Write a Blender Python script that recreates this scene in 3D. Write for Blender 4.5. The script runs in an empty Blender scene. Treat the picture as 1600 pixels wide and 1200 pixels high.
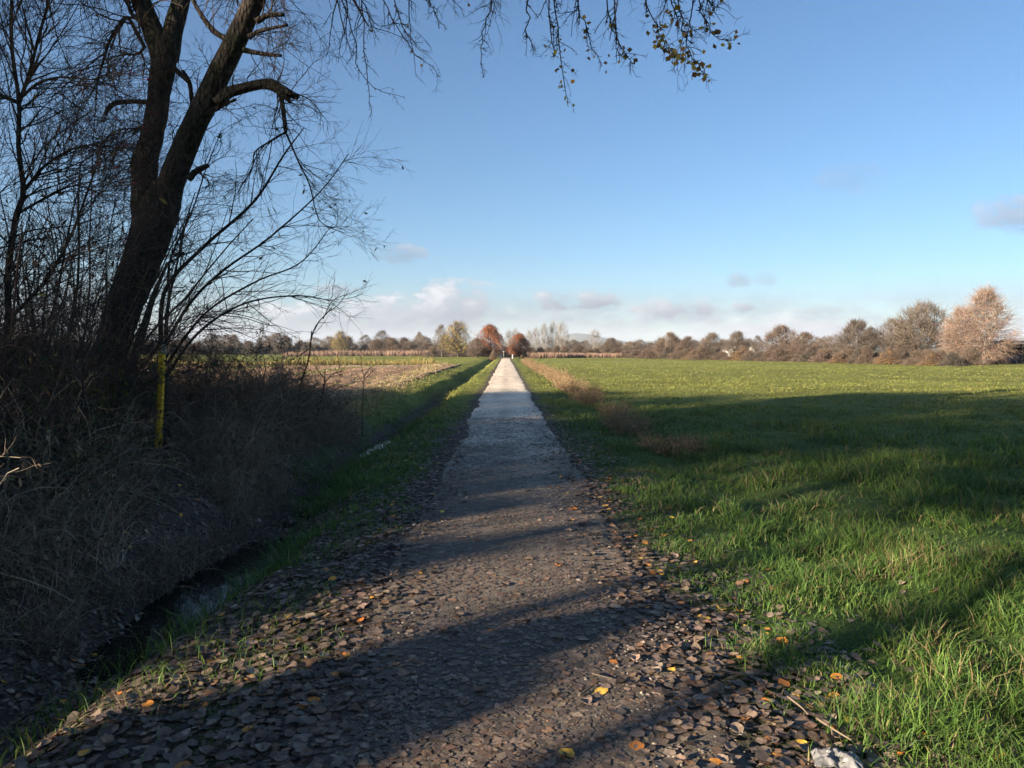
import bpy, math, random
import numpy as np

# ------------------------------------------------------------------ camera, sky, sun, exposure
S = bpy.context.scene
COL = S.collection
F = 1180.0                      # focal length in pixels of the 1600 px wide photograph
PITCH = math.atan(52 / F)
YAW = -0.0085
CAM_H = 1.7
cam = bpy.data.cameras.new("camera")
cam.sensor_width = 36.0
cam.lens = 36.0 * F / 1600.0
cam.clip_start = 0.05
cam.clip_end = 40000.0
camo = bpy.data.objects.new("camera", cam)
camo.location = (0, 0, CAM_H)
camo.rotation_euler = (math.pi / 2 - PITCH, 0, YAW)
COL.objects.link(camo)
S.camera = camo

SUN_EL = math.radians(14.5)
SUN_AZ = math.radians(234.0)    # clockwise from +Y: behind the camera, to the left
sdir = (math.sin(SUN_AZ) * math.cos(SUN_EL), math.cos(SUN_AZ) * math.cos(SUN_EL), math.sin(SUN_EL))

W = bpy.data.worlds.new("World")
S.world = W
W.use_nodes = True
wn, wl = W.node_tree.nodes, W.node_tree.links
wn.clear()
SKY_STRENGTH = 0.05
EXPOSURE = 1.87


def build_world():
    out = wn.new("ShaderNodeOutputWorld")
    bg = wn.new("ShaderNodeBackground")
    bg.inputs["Strength"].default_value = SKY_STRENGTH
    sky = wn.new("ShaderNodeTexSky")
    sky.sky_type = 'NISHITA'
    sky.sun_disc = False
    sky.sun_elevation = SUN_EL
    sky.sun_rotation = SUN_AZ
    sky.altitude = 200
    sky.air_density = 1.0
    sky.dust_density = 0.8
    sky.ozone_density = 6.0

    def M(op, a, b=None, c=None):
        n = wn.new("ShaderNodeMath")
        n.operation = op
        for i, v in enumerate((a, b, c)):
            if v is None:
                continue
            if isinstance(v, (int, float)):
                n.inputs[i].default_value = v
            else:
                wl.new(v, n.inputs[i])
        return n.outputs[0]

    tc = wn.new("ShaderNodeTexCoord")
    sp = wn.new("ShaderNodeSeparateXYZ")
    wl.new(tc.outputs["Generated"], sp.inputs[0])
    az = M('ARCTAN2', sp.outputs[0], sp.outputs[1])
    el = M('ARCSINE', sp.outputs[2])

    def noise(scale, detail, sx, sy, off, rough=0.6):
        cb = wn.new("ShaderNodeCombineXYZ")
        wl.new(M('MULTIPLY', az, sx), cb.inputs[0])
        wl.new(M('MULTIPLY', el, sy), cb.inputs[1])
        cb.inputs[2].default_value = off
        n = wn.new("ShaderNodeTexNoise")
        n.inputs["Scale"].default_value = scale
        n.inputs["Detail"].default_value = detail
        n.inputs["Roughness"].default_value = rough
        wl.new(cb.outputs[0], n.inputs["Vector"])
        return n.outputs["Fac"]

    n1 = noise(26.0, 7.0, 1.0, 1.9, 3.1, 0.62)
    n2 = noise(9.0, 5.0, 1.0, 2.2, 7.7)
    nd = M('MULTIPLY', M('SUBTRACT', n1, 0.5), 4.6)

    # separate small clouds: px, py of the centre, half sizes in px, strength
    clouds = [(617, 398, 46, 14, .5), (528, 455, 32, 10, .6), (700, 482, 74, 34, 1.0), (600, 496, 125, 32, .95),
              (868, 470, 38, 18, .75), (922, 472, 46, 16, .85), (1050, 484, 66, 17, .95), (1171, 480, 30, 11, .8),
              (1154, 437, 20, 11, .45), (1194, 437, 18, 10, .3), (1320, 281, 42, 18, .2), (1600, 333, 50, 24, .55),
              (1282, 486, 36, 9, .6), (880, 494, 34, 9, .6), (949, 494, 18, 7, .5), (800, 490, 14, 10, .4),
              (1006, 502, 22, 12, .5), (1240, 518, 130, 20, 1.0), (480, 500, 90, 26, .85),
              (1850, 420, 90, 24, .8), (-150, 380, 80, 22, .7), (2100, 300, 70, 20, .6)]
    dens = None
    shade = None
    for (px, py, hw, hh, st) in clouds:
        a0 = math.atan((px - 790) / F)
        e0 = math.atan((548 - py) / F * math.cos(a0))
        dx = M('MULTIPLY', M('SUBTRACT', az, a0), F / (hw * 1.12))
        dy = M('MULTIPLY', M('SUBTRACT', el, e0), F / (hh * 1.12))
        r2 = M('ADD', M('MULTIPLY', dx, dx), M('MULTIPLY', dy, dy))
        v = M('ADD', M('SUBTRACT', 1.15, r2), nd)
        v = M('MULTIPLY', M('SMOOTH_MIN', M('MAXIMUM', v, 0.0), 1.0, 0.3), min(1.0, st * 1.25))
        # bright on the upper left, grey lavender below
        top = M('MULTIPLY', M('SUBTRACT', dy, M('MULTIPLY', dx, 0.35)), v)
        dens = v if dens is None else M('MAXIMUM', dens, v)
        shade = top if shade is None else M('ADD', shade, top)
    # thin bank of low cloud that rings the whole horizon
    band = wn.new("ShaderNodeMapRange")
    band.interpolation_type = 'SMOOTHSTEP'
    wl.new(el, band.inputs["Value"])
    band.inputs["From Min"].default_value = 0.095
    band.inputs["From Max"].default_value = 0.02
    bank = M('MULTIPLY', band.outputs[0], M('MINIMUM', M('MAXIMUM', M('MULTIPLY', M('SUBTRACT', n2, 0.36), 4.5), 0.0), 0.85))
    dens = M('MINIMUM', M('MAXIMUM', dens, bank), 1.0)
    dens = M('MULTIPLY', dens, 0.95)
    ramp = wn.new("ShaderNodeMapRange")
    wl.new(M('ADD', shade, M('MULTIPLY', M('SUBTRACT', n1, 0.5), 2.2)), ramp.inputs["Value"])
    ramp.inputs["From Min"].default_value = -0.35
    ramp.inputs["From Max"].default_value = 1.3
    cc = wn.new("ShaderNodeMix")
    cc.data_type = 'RGBA'
    wl.new(ramp.outputs[0], cc.inputs["Factor"])
    k = 1.0 / (SKY_STRENGTH * 2 ** EXPOSURE)
    cc.inputs["A"].default_value = (0.26 * k, 0.295 * k, 0.385 * k, 1)
    cc.inputs["B"].default_value = (0.86 * k, 0.87 * k, 0.91 * k, 1)
    mx = wn.new("ShaderNodeMix")
    mx.data_type = 'RGBA'
    wl.new(dens, mx.inputs["Factor"])
    tint = wn.new("ShaderNodeMix")
    tint.data_type = 'RGBA'
    tint.blend_type = 'MULTIPLY'
    tint.inputs["Factor"].default_value = 1.0
    wl.new(sky.outputs[0], tint.inputs["A"])
    tint.inputs["B"].default_value = (1.22, 1.12, 0.99, 1)
    wl.new(tint.outputs["Result"], mx.inputs["A"])
    wl.new(cc.outputs["Result"], mx.inputs["B"])
    wl.new(mx.outputs["Result"], bg.inputs["Color"])
    wl.new(bg.outputs[0], out.inputs["Surface"])


build_world()
W.cycles.sampling_method = 'MANUAL'
W.cycles.sample_map_resolution = 512

sun = bpy.data.lights.new("sun", 'SUN')
sun.energy = 5.0
sun.angle = math.radians(0.53)
sun.color = (1.0, 0.84, 0.64)
suno = bpy.data.objects.new("sun", sun)
COL.objects.link(suno)
suno.rotation_euler = (math.pi / 2 - SUN_EL, 0, math.pi - SUN_AZ)

S.view_settings.view_transform = 'Standard'
S.view_settings.look = 'None'
S.view_settings.exposure = EXPOSURE
S.view_settings.gamma = 1.0
S.cycles.use_denoising = True
S.cycles.denoising_prefilter = 'FAST'
S.cycles.max_bounces = 6
S.cycles.diffuse_bounces = 3
S.cycles.glossy_bounces = 2
S.cycles.transmission_bounces = 4
S.cycles.volume_bounces = 0
S.cycles.transparent_max_bounces = 6
S.cycles.caustics_reflective = False
S.cycles.caustics_refractive = False

# ------------------------------------------------------------------ helpers
cp, sp_ = math.cos(PITCH), math.sin(PITCH)
cy_, sy_ = math.cos(YAW), math.sin(YAW)


def at(px, py, Y):
    """world point at distance Y (metres along the path) seen at a photograph pixel"""
    u, v = (px - 800) / F, -(py - 600) / F
    x, y, z = u, cp + v * sp_, -sp_ + v * cp
    x, y = x * cy_ - y * sy_, x * sy_ + y * cy_
    return np.array([x / y * Y, Y, CAM_H + z / y * Y])


def hsh(i, j, s):
    n = (i * 374761393 + j * 668265263 + s * 974711) & 0x7fffffff
    n = ((n ^ (n >> 13)) * 1274126177) & 0x7fffffff
    n = (n ^ (n >> 16)) & 0xffff
    return n / 65535.0


def vn(x, y, sc, seed=0):
    """smooth value noise 0..1"""
    x = np.asarray(x, float) / sc
    y = np.asarray(y, float) / sc
    i = np.floor(x).astype(np.int64)
    j = np.floor(y).astype(np.int64)
    fx = x - i
    fy = y - j
    fx = fx * fx * (3 - 2 * fx)
    fy = fy * fy * (3 - 2 * fy)
    a, b, c, d = hsh(i, j, seed), hsh(i + 1, j, seed), hsh(i, j + 1, seed), hsh(i + 1, j + 1, seed)
    return (a * (1 - fx) + b * fx) * (1 - fy) + (c * (1 - fx) + d * fx) * fy


def sst(a, b, x):
    t = np.clip((x - a) / (b - a), 0, 1)
    return t * t * (3 - 2 * t)


def ditch_c(y):
    return -2.78 + 0.10 * np.sin(y * 0.31) + 0.07 * np.sin(y * 0.83 + 1.0)


def H(x, y):
    """height of the ground"""
    x = np.asarray(x, float)
    y = np.asarray(y, float)
    u = x - ditch_c(y)
    far = sst(260, 150, y)
    D = (0.43 + 0.14 * np.exp(-((y - 7.2) / 1.6) ** 2) + 0.105 * np.exp(-((y - 16.6) / 1.3) ** 2)) * far * sst(-12, -4, y)
    gw = np.exp(-((y - 7.3) / 1.6) ** 2) + 0.5 * np.exp(-((y - 16.6) / 1.3) ** 2)
    wob = 0.12 * (vn(x, y, 0.9, 5) - 0.5)
    z = -D * (1 - sst(0.08 + 0.05 * gw, 0.95 + 0.10 * gw, np.abs(u + wob)))
    z = z - 0.13 * np.exp(-((x - 2.95) / 0.6) ** 2) * far
    z = z + 0.12 * sst(-3.6, -5.2, x) * far
    z = z + 0.10 * sst(-10, -6, -np.abs(x + 6.5) - 5.0) * far
    amp = sst(1.0, 1.7, np.abs(x - 0.05))
    z = z + amp * (0.09 * (vn(x, y, 2.7, 1) - 0.5) + 0.055 * (vn(x, y, 0.8, 2) - 0.5) + 0.03 * (vn(x, y, 0.3, 3) - 0.5))
    z = z + 0.02 * (1 - amp) * (vn(x, y, 1.6, 4) - 0.5) - 0.03 * amp
    z = z + 0.25 * (vn(x, y, 40, 8) - 0.5) * sst(8, 60, np.hypot(x, y * 0.4)) * sst(900, 200, np.hypot(x, y))
    return z


def make_mesh(name, V, faces, col=None, smooth=True):
    """V (n,3); faces list of int arrays (m,3) or (m,4); col (n,3)"""
    me = bpy.data.meshes.new(name)
    V = np.ascontiguousarray(V, np.float32)
    me.vertices.add(len(V))
    me.vertices.foreach_set("co", V.ravel())
    faces = [f for f in faces if len(f)]
    loops = np.concatenate([f.ravel() for f in faces]).astype(np.int32)
    starts = []
    o = 0
    for f in faces:
        starts.append(o + np.arange(len(f)) * f.shape[1])
        o += f.size
    starts = np.concatenate(starts).astype(np.int32)
    me.loops.add(len(loops))
    me.loops.foreach_set("vertex_index", loops)
    me.polygons.add(len(starts))
    me.polygons.foreach_set("loop_start", starts)
    if smooth:
        me.polygons.foreach_set("use_smooth", np.ones(len(starts), bool))
    me.update(calc_edges=True)
    if col is not None:
        a = me.color_attributes.new("Col", 'FLOAT_COLOR', 'POINT')
        c = np.ones((len(V), 4), np.float32)
        c[:, :3] = col
        a.data.foreach_set("color", c.ravel())
    return me


class MB:
    """collects geometry for one mesh"""

    def __init__(self):
        self.V, self.F3, self.F4, self.C, self.n = [], [], [], [], 0

    def add(self, V, F3=None, F4=None, C=None):
        V = np.asarray(V, float).reshape(-1, 3)
        self.V.append(V)
        if F3 is not None and len(F3):
            self.F3.append(np.asarray(F3) + self.n)
        if F4 is not None and len(F4):
            self.F4.append(np.asarray(F4) + self.n)
        if C is None:
            C = np.ones((len(V), 3)) * 0.5
        C = np.asarray(C, float)
        if C.ndim == 1:
            C = np.tile(C, (len(V), 1))
        self.C.append(C)
        self.n += len(V)
        return self

    def mesh(self, name, smooth=True):
        fs = []
        if self.F4:
            fs.append(np.concatenate(self.F4))
        if self.F3:
            fs.append(np.concatenate(self.F3))
        return make_mesh(name, np.concatenate(self.V), fs, np.concatenate(self.C), smooth)

    def build(self, name, mat, parent=None, smooth=True):
        return obj(name, self.mesh(name, smooth), mat, parent)


def obj(name, me, mat, parent=None):
    if mat is not None and len(me.materials) == 0:
        me.materials.append(mat)
    o = bpy.data.objects.new(name, me)
    COL.objects.link(o)
    if parent is not None:
        o.parent = parent
    return o


def tag(o, label=None, cat=None, group=None, kind=None):
    if label:
        o["label"] = label
    if cat:
        o["category"] = cat
    if group:
        o["group"] = group
    if kind:
        o["kind"] = kind
    return o


def empty(name, loc=(0, 0, 0), label=None, cat=None, group=None):
    o = bpy.data.objects.new(name, None)
    o.empty_display_size = 0.2
    o.location = loc
    COL.objects.link(o)
    return tag(o, label, cat, group)


def copy_tree(o, parent=None):
    c = o.copy()
    COL.objects.link(c)
    c.parent = parent
    for ch in o.children:
        copy_tree(ch, c)
    return c


def rebase(root, x, y):
    """move the Empty of a thing modelled in place to the thing's foot"""
    b = (float(x), float(y), float(H(x, y)))
    root.location = b
    for ch in root.children:
        ch.location = (ch.location[0] - b[0], ch.location[1] - b[1], ch.location[2] - b[2])


def nrm(v):
    return v / np.maximum(np.linalg.norm(v, axis=-1, keepdims=True), 1e-9)


def tubes(P, R, sides, cap=False):
    """P (N,k,3), R (N,k) -> verts, quads (and end caps as triangles)"""
    N, k = P.shape[:2]
    T = np.empty_like(P)
    T[:, 1:-1] = P[:, 2:] - P[:, :-2]
    T[:, 0] = P[:, 1] - P[:, 0]
    T[:, -1] = P[:, -1] - P[:, -2]
    T = nrm(T)
    ref = np.where(np.abs(T[:, :1, 2:3]) > 0.75, np.array([1.0, 0.13, 0.0]), np.array([0.0, 0.11, 1.0]))
    U = nrm(np.cross(T, np.broadcast_to(ref, T.shape)))
    Wv = np.cross(T, U)
    a = np.arange(sides) * 2 * np.pi / sides
    ring = U[:, :, None, :] * np.cos(a)[None, None, :, None] + Wv[:, :, None, :] * np.sin(a)[None, None, :, None]
    V = P[:, :, None, :] + ring * R[:, :, None, None]
    base = (np.arange(N) * k * sides)[:, None, None]
    i = (np.arange(k - 1) * sides)[None, :, None]
    j = np.arange(sides)[None, None, :]
    j2 = (j + 1) % sides
    q = np.stack([base + i + j, base + i + j2, base + i + sides + j2, base + i + sides + j], -1).reshape(-1, 4)
    V = V.reshape(-1, 3)
    tri = np.zeros((0, 3), int)
    if cap:
        n0 = len(V)
        V = np.concatenate([V, P[:, -1], P[:, 0]])
        e = (np.arange(N) * k * sides + (k - 1) * sides)[:, None]
        s = (np.arange(N) * k * sides)[:, None]
        jj = np.arange(sides)[None]
        jn = (jj + 1) % sides
        ce = np.broadcast_to((n0 + np.arange(N))[:, None], (N, sides))
        cs = np.broadcast_to((n0 + N + np.arange(N))[:, None], (N, sides))
        tri = np.concatenate([np.stack([e + jj, e + jn, ce], -1).reshape(-1, 3), np.stack([s + jn, s + jj, cs], -1).reshape(-1, 3)])
    return V, q, tri


def spline(pts, rad, n):
    """Catmull-Rom through pts, n samples"""
    pts = np.asarray(pts, float)
    rad = np.asarray(rad, float)
    p = np.concatenate([[2 * pts[0] - pts[1]], pts, [2 * pts[-1] - pts[-2]]])
    m = len(pts) - 1
    t = np.linspace(0, m - 1e-6, n)
    i = t.astype(int)
    f = (t - i)[:, None]
    a, b, c, d = p[i], p[i + 1], p[i + 2], p[i + 3]
    q = 0.5 * (2 * b + (c - a) * f + (2 * a - 5 * b + 4 * c - d) * f ** 2 + (3 * b - a - 3 * c + d) * f ** 3)
    r = rad[i] * (1 - f[:, 0]) + rad[np.minimum(i + 1, m)] * f[:, 0]
    return q, r


def grow(P, R, nper, t0, t1, L, ang, k, rr, jit, trop, rng, tip=0.15, bias=None, rmax=None, rmin=0.0, lensh=0.45, angv=0.25):
    """children of the chains P (N,k,3): returns chains of k points with radii"""
    N, K = P.shape[:2]
    cnt = rng.poisson(nper, N) if not isinstance(nper, np.ndarray) else nper
    idx = np.repeat(np.arange(N), cnt)
    n = len(idx)
    t = rng.uniform(t0, t1, n)
    s = t * (K - 1)
    i = np.minimum(s.astype(int), K - 2)
    f = (s - i)[:, None]
    A, B = P[idx, i], P[idx, i + 1]
    pos = A * (1 - f) + B * f
    T = nrm(B - A)
    r0 = (R[idx, i] * (1 - f[:, 0]) + R[idx, i + 1] * f[:, 0]) * rr
    if rmax is not None:
        r0 = np.minimum(r0, rmax)
    r0 = np.maximum(r0, rmin)
    rnd = rng.normal(size=(n, 3))
    perp = nrm(rnd - T * np.sum(rnd * T, -1, keepdims=True))
    if bias is not None:
        bp = np.asarray(bias) + perp * 0.9
        perp = nrm(bp - T * np.sum(bp * T, -1, keepdims=True))
    a = ang + rng.normal(size=n) * angv
    d = T * np.cos(a)[:, None] + perp * np.sin(a)[:, None]
    ln = L * rng.uniform(0.5, 1.3, n) * (1 - lensh * t)
    C = np.empty((n, k, 3))
    C[:, 0] = pos
    st = (ln / (k - 1))[:, None]
    up = np.array([0, 0, 1.0])
    for j in range(1, k):
        d = nrm(d + rng.normal(size=(n, 3)) * jit + up * trop)
        C[:, j] = C[:, j - 1] + d * st
    q = np.linspace(0, 1, k)[None]
    RR = r0[:, None] * ((1 - q) * (1 - tip) + tip)
    return C, RR


def leaves(pos, size, rng, aspect=0.6, normal_up=0.0, droop=0.0, fold=0.25):
    """small folded leaves (two triangles each side of the midrib) at pos (n,3)"""
    n = len(pos)
    size = np.broadcast_to(size, n) * rng.uniform(0.65, 1.25, n)
    ax = rng.normal(size=(n, 3))
    ax[:, 2] -= droop
    ax = nrm(ax)
    nv = rng.normal(size=(n, 3))
    nv[:, 2] += normal_up
    side = nrm(np.cross(ax, nv))
    up = np.cross(side, ax)
    w = (size * aspect * 0.5)[:, None]
    s = size[:, None]
    a = pos
    b = pos + ax * s * 0.5 + side * w + up * w * fold
    c = pos + ax * s
    d = pos + ax * s * 0.5 - side * w + up * w * fold
    V = np.stack([a, b, c, d], 1).reshape(-1, 3)
    o = np.arange(n)[:, None] * 4
    F3 = np.concatenate([o + np.array([[0, 1, 2]]), o + np.array([[0, 2, 3]])])
    return V, F3


def jitter_cols(base, n, rng, v=0.25, hue=0.06):
    """n colours scattered about one or several base colours"""
    base = np.atleast_2d(np.asarray(base, float))
    b = base[rng.integers(0, len(base), n)]
    return np.clip(b * (1 + rng.normal(size=(n, 1)) * v) * (1 + rng.normal(size=(n, 3)) * hue), 0.004, 0.95)


# ------------------------------------------------------------------ materials
def mat_new(name):
    m = bpy.data.materials.new(name)
    m.use_nodes = True
    nt = m.node_tree
    b = nt.nodes["Principled BSDF"]
    b.inputs["Specular IOR Level"].default_value = 0.25
    b.inputs["Roughness"].default_value = 0.85
    return m, nt, b


def link_noise(nt, scale, detail=6, rough=0.6, coord="Object"):
    tc = nt.nodes.new("ShaderNodeTexCoord")
    n = nt.nodes.new("ShaderNodeTexNoise")
    n.inputs["Scale"].default_value = scale
    n.inputs["Detail"].default_value = detail
    n.inputs["Roughness"].default_value = rough
    nt.links.new(tc.outputs[coord], n.inputs["Vector"])
    return n


def mixrgb(nt, fac, a, b, mode='MIX'):
    n = nt.nodes.new("ShaderNodeMix")
    n.data_type = 'RGBA'
    n.blend_type = mode
    for key, v in (("Factor", fac), ("A", a), ("B", b)):
        if isinstance(v, (int, float)):
            n.inputs[key].default_value = v
        elif isinstance(v, tuple):
            n.inputs[key].default_value = (*v, 1) if len(v) == 3 else v
        else:
            nt.links.new(v, n.inputs[key])
    return n.outputs["Result"]


def ramp(nt, fac, stops):
    n = nt.nodes.new("ShaderNodeValToRGB")
    e = n.color_ramp.elements
    while len(e) < len(stops):
        e.new(0.5)
    for q, (p, c) in zip(e, stops):
        q.position = p
        q.color = (*c, 1)
    nt.links.new(fac, n.inputs["Fac"])
    return n.outputs["Color"]


def bump(nt, b, height, strength, dist):
    n = nt.nodes.new("ShaderNodeBump")
    n.inputs["Strength"].default_value = strength
    n.inputs["Distance"].default_value = dist
    nt.links.new(height, n.inputs["Height"])
    nt.links.new(n.outputs[0], b.inputs["Normal"])


def mat_col(name, trans=0.0, rough=0.8, spec=0.25, nscale=None, namp=0.5, gain=1.0):
    """colour from the mesh's own colours, with fine noise; thin leaves let some light through"""
    m, nt, b = mat_new(name)
    a = nt.nodes.new("ShaderNodeAttribute")
    a.attribute_name = "Col"
    c = a.outputs["Color"]
    if nscale:
        n = link_noise(nt, nscale)
        c = mixrgb(nt, namp, c, mixrgb(nt, 1.0, c, ramp(nt, n.outputs["Fac"], [(0.3, (.45, .45, .45)), (0.7, (1.5, 1.5, 1.5))]), 'MULTIPLY'))
    if gain != 1.0:
        c = mixrgb(nt, 1.0, c, (gain, gain, gain), 'MULTIPLY')
    nt.links.new(c, b.inputs["Base Color"])
    b.inputs["Roughness"].default_value = rough
    b.inputs["Specular IOR Level"].default_value = spec
    if trans > 0:
        t = nt.nodes.new("ShaderNodeBsdfTranslucent")
        nt.links.new(c, t.inputs["Color"])
        mx = nt.nodes.new("ShaderNodeMixShader")
        mx.inputs[0].default_value = trans
        out = nt.nodes["Material Output"]
        nt.links.new(b.outputs[0], mx.inputs[1])
        nt.links.new(t.outputs[0], mx.inputs[2])
        nt.links.new(mx.outputs[0], out.inputs["Surface"])
    return m


M_GRASS = mat_col("grass_blades", trans=0.35, rough=0.6, spec=0.35)
M_LEAF = mat_col("foliage", trans=0.3, rough=0.7)
M_TWIG = mat_col("twig_bark", rough=0.85, spec=0.15)
M_DRY = mat_col("dry_stems", trans=0.2, rough=0.8)
M_LITTER = mat_col("fallen_leaf_litter", trans=0.08, rough=0.62, spec=0.35, nscale=60, namp=0.6)

# ------------------------------------------------------------------ the ground and the surfaces laid on it
def axis(segs):
    v = [segs[0][0]]
    for a, b, n in segs:
        if n > 0:
            v += list(np.linspace(a, b, n + 1)[1:])
        else:
            v += list(np.sign(a) * np.geomspace(abs(a), abs(b), -n + 1)[1:])
    return np.array(v)


def sheet(xs, ys, zoff=0.0):
    X, Y = np.meshgrid(xs, ys)
    Z = H(X, Y) + zoff
    V = np.stack([X, Y, Z], -1).reshape(-1, 3)
    nx, ny = len(xs), len(ys)
    i = (np.arange(ny - 1) * nx)[:, None]
    j = np.arange(nx - 1)[None]
    q = np.stack([i + j, i + j + 1, i + nx + j + 1, i + nx + j], -1).reshape(-1, 4)
    return V, q


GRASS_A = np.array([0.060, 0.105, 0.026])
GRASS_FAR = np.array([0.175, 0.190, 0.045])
SOIL = np.array([0.088, 0.070, 0.055])


def build_ground():
    xs = axis([(-7000, -60, -26), (-60, -9, -28), (-9, -5, 28), (-5, -1, 56), (-1, 1, 12), (1, 6, 42), (6, 60, -38), (60, 7000, -26)])
    ys = axis([(-300, -12, -20), (-12, 1, 50), (1, 14, 140), (14, 60, -100), (60, 300, -44), (300, 9000, -24)])
    V, q = sheet(xs, ys)
    x, y = V[:, 0], V[:, 1]
    d = np.hypot(x, y)
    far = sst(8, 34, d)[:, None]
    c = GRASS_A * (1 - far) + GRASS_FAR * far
    c = c * (0.75 + 0.5 * vn(x, y, 3.1, 21))[:, None]
    c = c * (0.85 + 0.3 * vn(x, y, 30, 22))[:, None]
    # soil and rotting leaves under the thicket, in the ditch and beside the near path
    s = sst(-3.0, -3.7, x + 0.5 * (vn(x, y, 1.2, 9) - 0.5)) * sst(-10.5, -8.5, x) * sst(20.5, 17.5, y + 2 * (vn(x, y, 2, 10) - .5))
    s = np.maximum(s, (1 - sst(0.25, 0.6, np.abs(x - ditch_c(y)))) * sst(60, 20, y))
    edge = 1 - sst(0.95, 1.35 + 0.35 * sst(14, 3, y), np.abs(x) + 0.35 * (vn(x, y, 0.6, 12) - 0.5))
    s = np.maximum(s, edge)
    s = np.maximum(s, sst(10.5, 6.5, y) * sst(-1.0, -1.6, x) * sst(-8, -6, x))
    s = np.maximum(s, sst(-2.2, -2.9, x) * sst(-10.5, -8.5, x) * sst(15, 11, y))
    c = c * (1 - s[:, None]) + SOIL * s[:, None]
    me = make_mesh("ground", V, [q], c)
    m, nt, b = mat_new("ground")
    a = nt.nodes.new("ShaderNodeAttribute")
    a.attribute_name = "Col"
    n1 = link_noise(nt, 3.0, 8, 0.7)
    n2 = link_noise(nt, 45.0, 4, 0.6)
    c1 = mixrgb(nt, 1.0, a.outputs["Color"], ramp(nt, n1.outputs["Fac"], [(0.3, (.62, .62, .6)), (0.7, (1.35, 1.3, 1.35))]), 'MULTIPLY')
    c2 = mixrgb(nt, 1.0, c1, ramp(nt, n2.outputs["Fac"], [(0.3, (.6, .6, .6)), (0.7, (1.4, 1.4, 1.4))]), 'MULTIPLY')
    nt.links.new(c2, b.inputs["Base Color"])
    b.inputs["Roughness"].default_value = 0.95
    b.inputs["Specular IOR Level"].default_value = 0.1
    bump(nt, b, n2.outputs["Fac"], 0.6, 0.03)
    tag(obj("ground", me, m), "flat green meadow and soil reaching out to the horizon", "ground", kind="structure")


build_ground()


def path_half(y, side):
    w = 0.95 + 0.14 * (vn(y, y * 0 + side * 7, 3.0, 31) - 0.5) + 0.10 * (vn(y, y * 0 + side * 3, 0.7, 32) - 0.5) + 0.10 * (vn(y, y * 0 + side * 3, 0.25, 35) - 0.5)
    return w


def build_path():
    ys = axis([(-6, 2, 30), (2, 14, 150), (14, 60, -110), (60, 178, -60)])
    ss = np.linspace(-1, 1, 25)
    L = 0.05 - path_half(ys, -1)
    Rr = 0.05 + path_half(ys, 1)
    X = L[:, None] * (1 - (ss + 1) / 2) + Rr[:, None] * (ss + 1) / 2
    Y = np.repeat(ys[:, None], 25, 1)
    Z = H(X, Y) + 0.012 + 0.022 * (1 - ss[None] ** 2) - 0.03 * (np.abs(ss[None]) > 0.99)
    V = np.stack([X, Y, Z], -1).reshape(-1, 3)
    i = (np.arange(len(ys) - 1) * 25)[:, None]
    j = np.arange(24)[None]
    q = np.stack([i + j, i + j + 1, i + 26 + j, i + 25 + j], -1).reshape(-1, 4)
    x, y = V[:, 0], V[:, 1]
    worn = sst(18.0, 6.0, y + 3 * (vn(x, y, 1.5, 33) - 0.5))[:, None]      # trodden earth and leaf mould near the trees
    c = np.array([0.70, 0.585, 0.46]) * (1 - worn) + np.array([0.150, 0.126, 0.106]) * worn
    c = c * (0.82 + 0.36 * vn(x, y, 0.9, 34))[:, None]
    c = c * (1 - 0.20 * np.exp(-(x / 0.2) ** 2) * vn(x, y, 4, 36))[:, None]
    c = c * (0.86 + 0.28 * vn(x * 3, y * 0.25, 1.0, 37))[:, None]
    dirt = (sst(0.62, 0.95, np.abs(x - 0.05)) * vn(x, y, 1.1, 38))[:, None] * 0.6
    c = c * (1 - dirt) + np.array([0.20, 0.165, 0.115]) * dirt
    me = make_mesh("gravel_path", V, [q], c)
    m, nt, b = mat_new("gravel")
    a = nt.nodes.new("ShaderNodeAttribute")
    a.attribute_name = "Col"
    tc = nt.nodes.new("ShaderNodeTexCoord")
    vo = nt.nodes.new("ShaderNodeTexVoronoi")
    vo.inputs["Scale"].default_value = 120
    vo.inputs["Randomness"].default_value = 1.0
    nt.links.new(tc.outputs["Object"], vo.inputs["Vector"])
    n2 = link_noise(nt, 9.0, 8, 0.7)
    g = nt.nodes.new("ShaderNodeSeparateColor")
    nt.links.new(vo.outputs["Color"], g.inputs[0])
    c1 = mixrgb(nt, 1.0, a.outputs["Color"], ramp(nt, g.outputs[0], [(0.0, (.55, .54, .53)), (0.6, (1.0, 1.0, 1.0)), (1.0, (1.45, 1.43, 1.4))]), 'MULTIPLY')
    c2 = mixrgb(nt, 1.0, c1, ramp(nt, n2.outputs["Fac"], [(0.3, (.7, .7, .7)), (0.7, (1.25, 1.25, 1.25))]), 'MULTIPLY')
    nt.links.new(c2, b.inputs["Base Color"])
    b.inputs["Roughness"].default_value = 0.95
    n3 = link_noise(nt, 60.0, 8, 0.75)
    bump(nt, b, n3.outputs["Fac"], 0.7, 0.02)
    tag(obj("gravel_path", me, m), "long straight pale gravel path running between the fields", "path", kind="structure")


build_path()


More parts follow.
